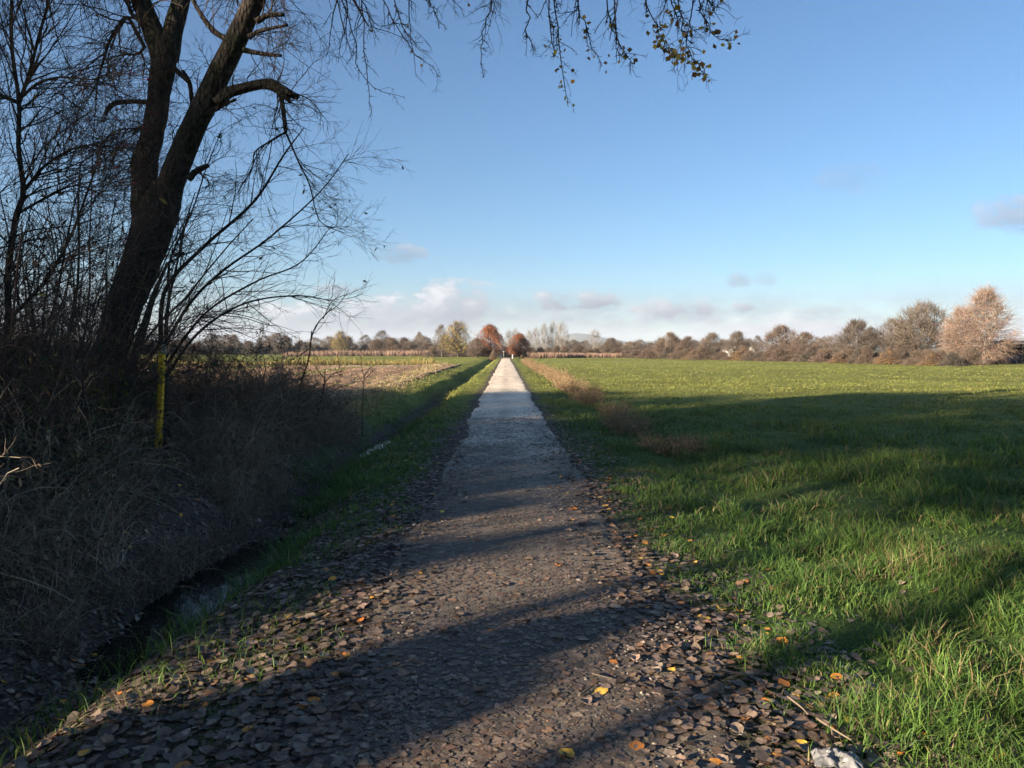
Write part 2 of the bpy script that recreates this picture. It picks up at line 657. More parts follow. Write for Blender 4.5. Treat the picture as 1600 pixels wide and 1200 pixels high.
def build_field():
    rng = np.random.default_rng(5)
    xs = axis([(-75, -12, -30), (-12, -4.4, 40)])
    ys = axis([(19.5, 84, -90)])
    X, Y = np.meshgrid(xs, ys)
    X = np.where(X > -4.6, X + 0.7 * (vn(Y, Y * 0, 2.0, 41) - 0.7) - 0.012 * (Y - 25), X)
    # slanted near edge, as the tillage turned round the end of the thicket
    Y = Y + 1.2 * (vn(X, X * 0, 3, 42) - 0.5) * (Y < 24)
    Z = H(X, Y) + 0.03 + 0.05 * (vn(X, Y, 0.5, 43) - 0.5) + 0.05 * np.sin(X * 2 * np.pi / 0.75)
    edge = np.zeros_like(Z)
    edge[0] = edge[-1] = 1
    edge[:, 0] = edge[:, -1] = 1
    Z = Z - 0.12 * edge
    V = np.stack([X, Y, Z], -1).reshape(-1, 3)
    nx = len(xs)
    i = (np.arange(len(ys) - 1) * nx)[:, None]
    j = np.arange(nx - 1)[None]
    q = np.stack([i + j, i + j + 1, i + nx + j + 1, i + nx + j], -1).reshape(-1, 4)
    x, y = V[:, 0], V[:, 1]
    c = np.array([0.36, 0.225, 0.135]) * (0.7 + 0.6 * vn(x, y, 1.1, 44))[:, None]
    s = sst(0.45, 0.8, vn(x, y * 0.5, 4, 45))[:, None]
    c = c * (1 - 0.5 * s) + np.array([0.40, 0.32, 0.22]) * 0.5 * s
    me = make_mesh("ploughed_field", V, [q], c)
    m, nt, b = mat_new("tilled_soil")
    a = nt.nodes.new("ShaderNodeAttribute")
    a.attribute_name = "Col"
    n = link_noise(nt, 7, 8, 0.75)
    c1 = mixrgb(nt, 1.0, a.outputs["Color"], ramp(nt, n.outputs["Fac"], [(0.32, (.45, .42, .4)), (0.5, (1, 1, 1)), (0.72, (1.6, 1.6, 1.55))]), 'MULTIPLY')
    nt.links.new(c1, b.inputs["Base Color"])
    b.inputs["Roughness"].default_value = 1.0
    bump(nt, b, n.outputs["Fac"], 1.0, 0.12)
    tag(obj("ploughed_field", me, m), "brown tilled stubble field beyond the ditch", "field", kind="structure")


build_field()


def build_water():
    ys = np.linspace(3.2, 18.2, 100)
    c = ditch_c(ys)
    hw = 0.42 + 0 * ys
    V = np.concatenate([np.stack([c - hw, ys, ys * 0], -1), np.stack([c + hw, ys, ys * 0], -1)])
    V[:, 2] = np.tile(-0.474 + 0 * ys, 2)
    n = len(ys)
    i = np.arange(n - 1)
    q = np.stack([i, i + n, i + n + 1, i + 1], -1)
    me = make_mesh("ditch_water", V, [q], np.ones((2 * n, 3)) * 0.02)
    m, nt, b = mat_new("ditch_water")
    b.inputs["Base Color"].default_value = (0.012, 0.012, 0.010, 1)
    b.inputs["Roughness"].default_value = 0.03
    b.inputs["IOR"].default_value = 1.33
    b.inputs["Specular IOR Level"].default_value = 0.5
    nz = link_noise(nt, 5, 3)
    bump(nt, b, nz.outputs["Fac"], 0.10, 0.03)
    tag(obj("ditch_water", me, m), "narrow strip of still dark water in the ditch", "water", kind="structure")


build_water()


def build_hills():
    # (azimuth of the crest in px, distance, height, half width, half depth)
    spec = [(905, 5600, 112, 300, 600), (935, 5750, 92, 330, 500), (1010, 5900, 62, 900, 500), (615, 5700, 88, 420, 600), (560, 5900, 70, 600, 500),
            (300, 5600, 80, 900, 700), (110, 5500, 125, 800, 700), (-200, 5600, 120, 1100, 700), (1250, 5800, 70, 1200, 600),
            (1600, 5700, 95, 1200, 700), (760, 6000, 60, 900, 500), (2100, 5600, 100, 1300, 700), (-700, 5400, 120, 1500, 800)]
    xs = np.linspace(-9500, 10500, 340)
    ys = np.linspace(4300, 7600, 46)
    X, Y = np.meshgrid(xs, ys)
    Z = np.zeros_like(X) - 6
    for px, D, h, hw, hd in spec:
        cx = (px - 790) / F * D
        b = h * np.exp(-((X - cx) / hw) ** 2 - ((Y - D) / hd) ** 2)
        Z = np.maximum(Z, b - 6) + 0.12 * b
    Z += np.maximum(Z, 0) * 0.35 * (vn(X, Y, 420, 61) - 0.5) + np.maximum(Z, 0) * 0.12 * (vn(X, Y, 130, 62) - 0.5)
    V = np.stack([X, Y, Z], -1).reshape(-1, 3)
    nx = len(xs)
    i = (np.arange(len(ys) - 1) * nx)[:, None]
    j = np.arange(nx - 1)[None]
    q = np.stack([i + j, i + j + 1, i + nx + j + 1, i + nx + j], -1).reshape(-1, 4)
    me = make_mesh("hills", V, [q], np.ones((len(V), 3)) * np.array([0.05, 0.062, 0.035]))
    m, nt, b = mat_new("wooded_hills")
    n = link_noise(nt, 0.02, 6, 0.7)
    nt.links.new(ramp(nt, n.outputs["Fac"], [(0.35, (0.035, 0.05, 0.028)), (0.65, (0.10, 0.095, 0.055))]), b.inputs["Base Color"])
    tag(obj("hills", me, m), "low wooded hills far off, blue with haze", "hills", kind="structure")


build_hills()


def build_haze():
    x0, x1, y0, y1, z0, z1 = -11000, 12000, -400, 9500, -9, 200
    V = np.array([(x, y, z) for z in (z0, z1) for y in (y0, y1) for x in (x0, x1)], float)
    q = np.array([(0, 2, 3, 1), (4, 5, 7, 6), (0, 1, 5, 4), (2, 6, 7, 3), (0, 4, 6, 2), (1, 3, 7, 5)])
    me = make_mesh("haze", V, [q], smooth=False)
    m = bpy.data.materials.new("haze")
    m.use_nodes = True
    nt = m.node_tree
    nt.nodes.remove(nt.nodes["Principled BSDF"])
    v = nt.nodes.new("ShaderNodeVolumePrincipled")
    v.inputs["Color"].default_value = (0.74, 0.83, 0.97, 1)
    v.inputs["Density"].default_value = HAZE_DENSITY
    v.inputs["Anisotropy"].default_value = 0.0
    nt.links.new(v.outputs[0], nt.nodes["Material Output"].inputs["Volume"])
    tag(obj("haze", me, m), "thin blue autumn haze lying over the whole plain", "haze", kind="stuff")


HAZE_DENSITY = 0.00011
build_haze()

# ------------------------------------------------------------------ the forked tree leaning over the ditch
def bark_material(name, dark, light, scale=9.0):
    m, nt, b = mat_new(name)
    tc = nt.nodes.new("ShaderNodeTexCoord")
    mp = nt.nodes.new("ShaderNodeMapping")
    mp.inputs["Scale"].default_value = (1.0, 1.0, 0.4)
    nt.links.new(tc.outputs["Object"], mp.inputs[0])
    n = nt.nodes.new("ShaderNodeTexNoise")
    n.inputs["Scale"].default_value = scale
    n.inputs["Detail"].default_value = 9
    n.inputs["Roughness"].default_value = 0.7
    nt.links.new(mp.outputs[0], n.inputs["Vector"])
    v = nt.nodes.new("ShaderNodeTexVoronoi")
    v.inputs["Scale"].default_value = scale * 2.6
    nt.links.new(mp.outputs[0], v.inputs["Vector"])
    c = ramp(nt, n.outputs["Fac"], [(0.33, dark), (0.68, light)])
    ms = link_noise(nt, 1.7, 5, .6)
    mask = nt.nodes.new("ShaderNodeMapRange")
    nt.links.new(ms.outputs["Fac"], mask.inputs["Value"])
    mask.inputs["From Min"].default_value = .52
    mask.inputs["From Max"].default_value = .66
    mask.inputs["To Max"].default_value = .6
    c = mixrgb(nt, mask.outputs[0], c, (0.045, 0.058, 0.026))
    c = mixrgb(nt, 0.75, c, mixrgb(nt, 1.0, c, ramp(nt, v.outputs["Distance"], [(0.05, (1.35, 1.35, 1.35)), (0.55, (.4, .4, .4))]), 'MULTIPLY'))
    nt.links.new(c, b.inputs["Base Color"])
    b.inputs["Roughness"].default_value = 0.95
    b.inputs["Specular IOR Level"].default_value = 0.12
    mt = nt.nodes.new("ShaderNodeMath")
    mt.operation = 'SUBTRACT'
    nt.links.new(n.outputs["Fac"], mt.inputs[0])
    nt.links.new(v.outputs["Distance"], mt.inputs[1])
    bump(nt, b, mt.outputs[0], 0.9, 0.06)
    return m


M_BARK = bark_material("dark_bark", (0.024, 0.021, 0.019), (0.105, 0.088, 0.072), 8.0)
M_BARK2 = bark_material("pale_bark", (0.09, 0.075, 0.055), (0.26, 0.22, 0.165), 14)
TW_DARK = np.array([[0.055, 0.042, 0.036], [0.078, 0.058, 0.046], [0.042, 0.035, 0.032]])
TW_BROWN = np.array([[0.18, 0.13, 0.095], [0.26, 0.20, 0.15], [0.12, 0.088, 0.068]])


def limb_mesh(mb, pts, rad, n=26, sides=14, rough=0.06, seed=0, cap=True, C=(0.05, 0.04, 0.03)):
    P, R = spline(pts, rad, n)
    V, q, tri = tubes(P[None], R[None], sides, cap)
    nb = n * sides
    a = np.tile(np.arange(sides), n)
    k = np.repeat(np.arange(n), sides)
    f = 1 + rough * 2.2 * (vn(a * 1.0 + seed * 13, k * 0.55, 1.5, seed) - 0.5) + rough * 1.6 * (vn(a * 1.0, k * 1.0, 0.9, seed + 3) - 0.5)
    Pk = np.repeat(P, sides, 0)
    V[:nb] = Pk + (V[:nb] - Pk) * f[:, None]
    mb.add(V, tri, q, np.asarray(C))
    return P, R


def twig_part(name, parent, chains, sides, cols, rng, mat=None):
    mb = MB()
    for P, R in chains:
        if len(P) == 0:
            continue
        V, q, _ = tubes(P, R, sides)
        per = P.shape[1] * sides
        c = np.repeat(jitter_cols(cols, len(P), rng, 0.2, 0.06), per, 0)
        mb.add(V, None, q, c)
    return mb.build(name, mat or M_TWIG, parent)


def pl(pxs, Y):
    """polyline from photograph pixels; Y a depth or a list of depths"""
    Ys = np.broadcast_to(Y, len(pxs))
    return np.array([at(p[0], p[1], y) for p, y in zip(pxs, Ys)])


def resamp(pts, rad, k):
    P, R = spline(pts, rad, k)
    return P[None], R[None]


def build_forked_tree():
    rng = np.random.default_rng(11)
    Y0 = 12.5
    root = empty("forked_tree", (0, 0, 0), "big dark tree with a leaning trunk forked into stems beside the ditch", "tree")
    tp = [(118, 745), (128, 705), (150, 630), (172, 557), (190, 490), (206, 448), (226, 395), (246, 335), (262, 290)]
    tr = [.43, .36, .295, .265, .265, .275, .30, .32, .24]
    mb = MB()
    limb_mesh(mb, pl(tp, Y0), tr, 60, 28, 0.05, 1)
    mb.build("trunk", M_BARK, root)
    skel = []
    stem_obs = []
    stems = [
        ([(228, 350), (224, 300), (231, 240), (244, 180), (251, 128), (258, 85), (262, 60)], [.20, .19, .175, .165, .175, .20, .18], Y0),
        ([(254, 92), (238, 45), (220, 0), (203, -60), (190, -140), (172, -240), (160, -340)], [.175, .16, .15, .14, .12, .085, .04], [Y0, Y0, Y0, 12.4, 12.2, 12, 11.9]),
        ([(262, 90), (272, 40), (283, 0), (296, -70), (300, -150), (318, -260), (330, -360)], [.17, .15, .14, .125, .10, .07, .03], [Y0, 12.6, 12.7, 12.9, 13.1, 13.3, 13.5]),
        ([(248, 340), (266, 290), (292, 222), (326, 150), (360, 80), (397, 0), (432, -90), (470, -190), (515, -300), (545, -390)], [.24, .215, .19, .175, .165, .155, .135, .11, .08, .04], [Y0, Y0, 12.4, 12.3, 12.2, 12.1, 12, 11.9, 11.7, 11.5]),
    ]
    for i, (pp, rr, yy) in enumerate(stems):
        mb = MB()
        P, R = limb_mesh(mb, pl(pp, yy), rr, 44, 20, 0.055, 5 + i)
        stem_obs.append(mb.build("stem", M_BARK, root))
        skel.append((P, R))
    # broken limbs and stubs seen in the photograph
    stubs = [
        ([(338, 162), (356, 146), (378, 138), (405, 132), (424, 132), (440, 140), (466, 152)], [.10, .09, .085, .08, .095, .08, .045], 12.2),
        ([(438, 144), (442, 170), (446, 200), (447, 208)], [.045, .036, .034, .02], 12.15),
        ([(440, 146), (452, 158), (455, 160)], [.05, .03, .02], 12.15),
        ([(400, 34), (418, 24), (444, 23)], [.05, .04, .03], 12.05),
        ([(388, 58), (408, 48), (450, 39)], [.045, .032, .02], 12.1),
        ([(380, 78), (410, 84), (440, 87)], [.045, .034, .024], 12.1),
        ([(334, 172), (350, 164), (369, 155)], [.04, .03, .022], 12.2),
        ([(294, 280), (306, 268), (326, 258)], [.06, .05, .035], 12.3),
        ([(232, 160), (208, 159), (186, 160), (172, 166), (163, 180)], [.04, .035, .035, .04, .025], 12.5),
        ([(356, 62), (338, 52), (322, 34), (308, 12), (298, -8)], [.05, .045, .04, .036, .03], 12.3),
        ([(222, 222), (210, 250), (207, 280)], [.07, .05, .02], 12.45),
        ([(296, 128), (284, 118), (272, 106)], [.035, .04, .035], 12.4),
        ([(308, 200), (300, 160), (296, 130), (286, 110)], [.03, .035, .035, .02], 12.5),
        ([(288, 396), (272, 399)], [.03, .03], 12.2),
    ]
    stub_ch = []
    for i, (pp, rr, yy) in enumerate(stubs):
        mb = MB()
        P, R = limb_mesh(mb, pl(pp, yy), rr, 16, 9, 0.12, 30 + i)
        mb.build("broken_limb", M_BARK, stem_obs[0 if np.mean([q[0] for q in pp]) < 240 else 3])
        stub_ch.append(resamp(P, R, 8))
    # long limbs that leave the frame at the top and droop back into it
    limbs = [
        ([(432, -90), (500, -110), (570, -100), (625, -60), (655, -20)], [.06, .05, .038, .025, .012], [12, 11.6, 11.2, 11, 10.8]),
        ([(410, -30), (460, -50), (510, -40), (545, -10), (575, 40)], [.05, .04, .03, .02, .01], [12.1, 11.8, 11.6, 11.4, 11.2]),
        ([(470, -190), (560, -230), (640, -190), (690, -120), (715, -60)], [.06, .05, .04, .025, .012], [11.9, 11.2, 10.6, 10.2, 10]),
        ([(490, -240), (640, -300), (780, -260), (900, -170), (1010, -95), (1090, -55)], [.075, .065, .055, .04, .028, .015], [11.8, 10.8, 10, 9.3, 8.9, 8.6]),
        ([(505, -280), (660, -330), (800, -300), (880, -200), (930, -110)], [.06, .055, .045, .03, .014], [11.7, 10.6, 9.9, 9.5, 9.3]),
        ([(560, -250), (660, -230), (740, -160), (790, -90)], [.04, .035, .026, .012], [11.2, 10.4, 9.9, 9.6]),
        ([(203, -60), (150, -85), (95, -70), (50, -30), (25, 20)], [.05, .045, .035, .022, .01], [12.4, 12, 11.7, 11.5, 11.4]),
        ([(190, -140), (140, -170), (80, -140), (120, -60), (130, 0)], [.05, .04, .03, .02, .01], [12.2, 12, 11.8, 11.7, 11.6]),
        ([(228, 40), (205, 20), (198, -10), (180, -40)], [.035, .03, .024, .015], 12.4),
        ([(226, 74), (213, 50), (197, 28), (172, 62), (160, 100), (152, 130), (149, 175)], [.03, .03, .028, .026, .02, .015, .006], 12.4),
        ([(300, -150), (350, -190), (400, -150), (430, -60), (440, 10)], [.05, .04, .03, .02, .008], [13.1, 13, 12.8, 12.6, 12.5]),
        ([(296, -70), (330, -80), (360, -40), (372, 10)], [.04, .03, .02, .01], [12.9, 12.9, 12.8, 12.8]),
        ([(247, 190), (215, 200), (180, 205), (150, 235)], [.02, .016, .012, .005], 12.4),
        ([(225, 75), (214, 85), (190, 86), (165, 95)], [.02, .016, .012, .005], 12.4),
    ]
    big = []
    for i, (pp, rr, yy) in enumerate(limbs):
        mb = MB()
        P, R = limb_mesh(mb, pl(pp, yy), rr, 24, 8, 0.08, 60 + i, False)
        mb.build("limb", M_BARK, stem_obs[[3, 3, 3, 3, 3, 3, 1, 1, 1, 1, 2, 2, 0, 0][i]])
        big.append(resamp(P, R, 14))
    LP = np.concatenate([b[0] for b in big])
    LR = np.concatenate([b[1] for b in big])
    # branches off the limbs, drooping
    c1 = grow(LP, LR, 15.0, 0.10, 1.0, 1.5, 0.9, 9, 0.6, 0.16, -0.10, rng, 0.3, rmax=0.014, rmin=0.006, lensh=0.3)
    c2 = grow(*c1, 6.0, 0.15, 1.0, 0.55, 0.75, 7, 0.65, 0.2, -0.12, rng, 0.4, rmin=0.0035)
    c3 = grow(*c2, 3.0, 0.2, 1.0, 0.20, 0.8, 4, 0.7, 0.2, -0.05, rng, 0.5, rmin=0.0026)
    # twigs on stems and stubs
    SP = np.concatenate([resamp(P, R, 14)[0] for P, R in skel] + [resamp(p[0], r[0], 14)[0] for p, r in stub_ch])
    SR = np.concatenate([resamp(P, R, 14)[1] for P, R in skel] + [resamp(p[0], r[0], 14)[1] for p, r in stub_ch])
    s1 = grow(SP, SR, 9, 0.1, 1.0, 1.25, 1.1, 9, 0.2, 0.20, 0.02, rng, 0.25, rmax=0.013, rmin=0.006)
    s2 = grow(*s1, 5.5, 0.15, 1.0, 0.5, 0.8, 7, 0.65, 0.2, -0.03, rng, 0.4, rmin=0.0035)
    s3 = grow(*s2, 3.0, 0.2, 1.0, 0.18, 0.8, 4, 0.7, 0.2, 0.0, rng, 0.5, rmin=0.0026)
    # the hanging sprays over the path, one by one
    sprays = [
        ([(772, -60), (766, 5), (757, 45), (752, 85), (756, 122)], 9.6, 0),
        ([(826, -50), (827, 20), (822, 50), (829, 65), (836, 84)], 9.4, 0),
        ([(862, -60), (858, 10), (862, 60), (866, 90), (864, 40)], 9.3, 3),
        ([(864, -60), (866, 0), (873, 45), (876, 95), (882, 135), (890, 166)], 9.2, 12),
        ([(905, -60), (905, 10), (915, 40), (926, 75), (940, 102)], 9.1, 10),
        ([(944, -60), (948, 0), (957, 40), (964, 70), (967, 94)], 9.0, 4),
        ([(958, -50), (963, 45), (975, 82), (987, 93)], 9.0, 4),
        ([(1000, -60), (1012, 10), (1028, 45), (1042, 75), (1062, 92)], 8.8, 46),
        ([(1045, -60), (1060, 5), (1068, 50), (1075, 78), (1092, 105), (1106, 122)], 8.7, 30),
        ([(1070, -60), (1088, 0), (1100, 30), (1118, 55), (1140, 64), (1155, 58)], 8.6, 12),
        ([(1040, -60), (1052, 10), (1066, 30), (1085, 50)], 8.7, 14),
        ([(1100, -60), (1104, -10), (1116, 10), (1128, 6)], 8.6, 6),
        ([(640, -40), (668, 0), (680, 20), (685, 45)], 10.2, 0),
        ([(575, -60), (600, 0), (625, 50), (650, 85), (677, 104)], 11, 2),
        ([(560, -60), (568, 20), (571, 90), (575, 140), (580, 182)], 11.2, 0),
        ([(520, -60), (540, 20), (556, 70), (562, 110), (590, 140), (634, 155)], 11.3, 0),
        ([(600, -60), (622, 20), (640, 60), (652, 68)], 10.9, 1),
    ]
    sc, lp = [], []
    for pp, yy, nl in sprays:
        P, R = spline(pl(pp, yy), np.linspace(0.010, 0.0035, len(pp)), 14)
        P = P + rng.normal(size=P.shape) * 0.012
        sc.append((P[None], R[None]))
        nl = int(nl * 1.7)
        if nl:
            t = rng.uniform(5, 13, nl)
            i = t.astype(int).clip(0, 12)
            lp.append(P[i] + (P[i + 1] - P[i]) * (t - i)[:, None] + rng.normal(size=(nl, 3)) * 0.05)
    AP = np.concatenate([s[0] for s in sc])
    AR = np.concatenate([s[1] for s in sc])
    a2 = grow(AP, AR, 9.0, 0.1, 1.0, 0.36, 0.7, 6, 0.7, 0.18, -0.10, rng, 0.5, rmin=0.003)
    a3 = grow(*a2, 3.5, 0.15, 1.0, 0.10, 0.9, 4, 0.8, 0.15, -0.02, rng, 0.6, rmin=0.0025)
    a4 = grow(AP, AR, 16, 0.1, 1.0, 0.07, 1.1, 3, 0.8, 0.1, 0, rng, 0.8, rmin=0.003)
    twig_part("branches", root, [c1, s1], 5, TW_DARK, rng)["kind"] = "stuff"
    twig_part("twigs", root, [c2, c3, s2, s3], 3, TW_DARK, rng)["kind"] = "stuff"
    twig_part("hanging_twigs", root, [(AP, AR), a2, a3, a4], 4, TW_DARK, rng)["kind"] = "stuff"
    # the last leaves
    mb = MB()
    extra = c2[0][rng.integers(0, len(c2[0]), 36), -1]
    pos = np.concatenate(lp + [extra])
    V, F3 = leaves(pos, 0.066, rng, 0.85, 0, 0.9, 0.2)
    cols = np.repeat(jitter_cols([[0.48, 0.29, 0.05], [0.36, 0.20, 0.06], [0.20, 0.125, 0.05], [0.62, 0.43, 0.08]], len(pos), rng), 4, 0)
    mb.add(V, F3, None, cols)
    mb.build("last_leaves", M_LEAF, root)["kind"] = "stuff"
    rebase(root, *at(122, 720, Y0)[:2])


build_forked_tree()


# ------------------------------------------------------------------ the thicket on the ditch bank
def leaf_part(name, parent, pos, size, cols, rng, aspect=0.4, droop=0.8, mat=None, up=0.0):
    mb = MB()
    V, F3 = leaves(pos, size, rng, aspect, up, droop)
    mb.add(V, F3, None, np.repeat(jitter_cols(cols, len(pos), rng), 4, 0))
    o = mb.build(name, mat or M_LEAF, parent)
    o["kind"] = "stuff"
    return o


def pick(ch, n, rng, lo=0.3):
    P = ch[0]
    i = rng.integers(0, len(P), n)
    t = rng.uniform(lo, 1, n) * (P.shape[1] - 1)
    k = np.minimum(t.astype(int), P.shape[1] - 2)
    f = (t - k)[:, None]
    return P[i, k] * (1 - f) + P[i, k + 1] * f


def build_traced_shrub(name, label, cat, stems, seed, n1, n2, n3, L1, trop, bias, cols, berries=0, leafn=0, leafcol=None, leafsize=0.07, extra=None):
    """a shrub or sapling whose main stems follow the photograph"""
    rng = np.random.default_rng(seed)
    root = empty(name, (0, 0, 0), label, cat)
    ch = []
    for i, (pp, yy, r0, r1) in enumerate(stems):
        mb = MB()
        P, R = limb_mesh(mb, pl(pp, yy), np.linspace(r0, r1, len(pp)), 26, 8, 0.10, seed * 3 + i, False)
        mb.build("stem", M_BARK, root)
        ch.append(resamp(P, R, 14))
    A = (np.concatenate([c[0] for c in ch]), np.concatenate([c[1] for c in ch]))
    b1 = grow(*A, n1, 0.12, 1.0, L1, 0.75, 11, 0.5, 0.10, trop, rng, 0.25, bias=bias, rmax=0.011, rmin=0.0045, lensh=0.35)
    b2 = grow(*b1, n2, 0.1, 1.0, L1 * 0.5, 0.6, 8, 0.6, 0.13, trop * 0.5, rng, 0.4, rmin=0.003)
    b3 = grow(*b2, n3, 0.15, 1.0, L1 * 0.2, 0.6, 4, 0.65, 0.15, 0, rng, 0.5, rmin=0.0023)
    twig_part("branches", root, [b1], 4, cols, rng)["kind"] = "stuff"
    twig_part("twigs", root, [b2, b3], 3, cols, rng)["kind"] = "stuff"
    if leafn:
        leaf_part("leaves", root, pick(b2, leafn, rng), leafsize, leafcol, rng)
    if berries:
        p = np.repeat(pick(b1, berries, rng, 0.5), 3, 0)
        p = p + rng.normal(size=p.shape) * 0.018 - np.array([0, 0, 0.02])
        t = np.array([[1, 0, 0], [-1, 0, 0], [0, 1, 0], [0, -1, 0], [0, 0, 1], [0, 0, -1]], float) * 0.011
        f = np.array([[0, 2, 4], [2, 1, 4], [1, 3, 4], [3, 0, 4], [2, 0, 5], [1, 2, 5], [3, 1, 5], [0, 3, 5]])
        V = (p[:, None] + t[None]).reshape(-1, 3)
        F3 = (np.arange(len(p))[:, None, None] * 6 + f[None]).reshape(-1, 3)
        mb = MB()
        mb.add(V, F3, None, np.repeat(jitter_cols([[0.42, 0.03, 0.07], [0.30, 0.02, 0.05]], len(p), rng), 6, 0))
        mb.build("berries", M_LEAF, root)["kind"] = "stuff"
    rebase(root, *ch[0][0][0, 0, :2])
    return root


def build_thicket():
    # the thin berry-bearing tree left of the trunk
    build_traced_shrub(
        "spindle_tree", "thin bare tree with pink berries left of the big leaning trunk", "tree",
        [([(-8, 760), (6, 640), (14, 520), (12, 430), (25, 340), (37, 300), (29, 230), (30, 160), (19, 80), (18, 0), (24, -80)], 9.0, .045, .014),
         ([(30, 160), (45, 118), (60, 60), (76, 0), (84, -60)], 9.0, .024, .010),
         ([(28, 160), (-10, 145), (-60, 128), (-110, 80)], 9.0, .026, .012),
         ([(30, 155), (60, 130), (92, 121), (120, 122), (150, 124), (172, 112)], 9.0, .018, .005),
         ([(36, 300), (75, 255), (130, 228), (190, 232)], 9.1, .02, .005),
         ([(26, 335), (70, 310), (120, 290), (170, 310)], 9.0, .018, .005),
         ([(14, 500), (70, 440), (110, 370), (140, 290), (165, 220)], 8.8, .022, .006),
         ([(-40, 720), (-30, 560), (-12, 440), (-20, 300), (-30, 150), (-10, 40)], 8.6, .03, .010)],
        21, 28, 7, 3.0, 1.35, 0.02, None, TW_DARK, berries=60, leafn=60, leafcol=[[0.10, 0.06, 0.03], [0.16, 0.10, 0.03]])
    build_traced_shrub(
        "arching_sapling", "bare sapling with long arching twigs growing behind the yellow post", "sapling",
        [([(262, 700), (256, 600), (251, 510), (262, 446), (322, 382), (397, 315), (442, 244), (475, 200)], 12.0, .05, .008),
         ([(258, 560), (262, 480), (275, 420), (290, 350), (305, 300)], 12.1, .03, .008),
         ([(256, 540), (300, 470), (352, 420), (420, 372), (500, 300), (545, 240)], 11.8, .026, .006),
         ([(258, 590), (310, 520), (380, 475), (460, 462), (520, 470)], 11.6, .024, .006),
         ([(260, 570), (320, 490), (400, 440), (470, 410), (520, 350)], 12.0, .022, .005),
         ([(262, 446), (268, 400), (300, 330), (320, 270), (345, 205)], 12.2, .022, .005),
         ([(447, 206), (420, 222), (398, 238), (394, 262), (372, 300)], 12.1, .018, .006),
         ([(447, 208), (468, 256), (484, 290), (500, 345), (540, 365)], 12.1, .016, .004)],
        22, 17, 5.5, 2.2, 1.2, -0.012, (0.8, -0.1, 0.1), TW_DARK, leafn=46, leafcol=[[0.035, 0.05, 0.02], [0.05, 0.04, 0.02], [0.12, 0.08, 0.03]], leafsize=0.09)
    # slim pale trunk leaning beside the post
    rng = np.random.default_rng(3)
    t = empty("slim_leaning_trunk", (0, 0, 0), "slim pale-barked trunk leaning between the big tree and the yellow post", "tree")
    mb = MB()
    limb_mesh(mb, pl([(172, 745), (182, 660), (200, 590), (214, 545), (228, 500), (240, 462), (262, 410)], 11.6), [.085, .075, .07, .065, .055, .04, .018], 34, 12, 0.1, 91)
    mb.build("trunk", M_BARK2, t)
    P = resamp(pl([(214, 545), (228, 500), (240, 462), (262, 410)], 11.6), np.array([.06, .05, .04, .018]), 10)
    g1 = grow(*P, 9, 0.1, 1.0, 0.9, 0.8, 8, 0.3, 0.14, 0.03, rng, 0.3, rmax=.009, rmin=.004)
    g2 = grow(*g1, 4, 0.1, 1.0, 0.4, 0.7, 6, 0.6, 0.16, 0.0, rng, 0.4, rmin=.003)
    twig_part("twigs", t, [g1, g2], 3, TW_BROWN, rng)["kind"] = "stuff"
    rebase(t, *at(172, 745, 11.6)[:2])

    # shrubs: three prototypes, each copied to its places
    def shrub_proto(name, label, cat, seed, height, nst, spread, n1, n2, n3, cols, leafn=0, leafcol=None, leafsize=.07, aspect=.35, trop=0.05, jit=.1):
        rng = np.random.default_rng(seed)
        root = empty(name, (0, 0, 0), label, cat)
        base = np.zeros((1, 2, 3))
        a = rng.uniform(0, 2 * np.pi, nst)
        k = 10
        P = np.empty((nst, k, 3))
        P[:, 0] = np.stack([np.cos(a), np.sin(a), a * 0], -1) * rng.uniform(0.02, 0.35, (nst, 1)) - np.array([0, 0, 0.1])
        d = nrm(np.stack([np.cos(a) * spread, np.sin(a) * spread, np.ones(nst)], -1) + rng.normal(size=(nst, 3)) * 0.15)
        ln = height * rng.uniform(0.6, 1.1, nst)
        for j in range(1, k):
            d = nrm(d + rng.normal(size=(nst, 3)) * jit + np.array([0, 0, trop]))
            P[:, j] = P[:, j - 1] + d * (ln / (k - 1))[:, None]
        R = np.linspace(1, .25, k)[None] * rng.uniform(.012, .026, nst)[:, None]
        b1 = grow(P, R, n1, 0.1, 1.0, height * .42, .8, 8, .5, .13, 0.02, rng, .3, rmax=.008, rmin=.004)
        b2 = grow(*b1, n2, 0.1, 1.0, height * .2, .7, 6, .6, .16, 0.0, rng, .4, rmin=.003)
        b3 = grow(*b2, n3, 0.2, 1.0, height * .08, .7, 3, .7, .16, 0.0, rng, .5, rmin=.0024)
        mb = MB()
        for i in range(nst):
            V, q, _ = tubes(P[i:i + 1], R[i:i + 1], 6)
            mb.add(V, None, q, jitter_cols(cols, 1, rng)[0])
        mb.build("stems", M_TWIG, root)["kind"] = "stuff"
        twig_part("twigs", root, [b1, b2, b3], 3, cols, rng)["kind"] = "stuff"
        if leafn:
            leaf_part("leaves", root, pick(b2, leafn, rng), leafsize, leafcol, rng, aspect)
        return root

    G = "bare shrubs in the thicket"
    tall = shrub_proto("tall_shrub", "tall bare many-stemmed shrub in the thicket left of the big trunk", "shrub", 41, 3.6, 14, .35, 8, 6, 2.4, TW_DARK, 130, [[0.03, 0.045, 0.016], [0.07, 0.075, 0.02], [0.10, 0.06, 0.03]], .10, .3)
    privet = shrub_proto("leafy_shrub", "dark green leafy shrub at the left end of the thicket", "shrub", 42, 2.3, 14, .5, 7, 5, 1.2, TW_DARK, 1500, [[0.026, 0.045, 0.016], [0.04, 0.06, 0.02], [0.09, 0.10, 0.02]], .10, .28)
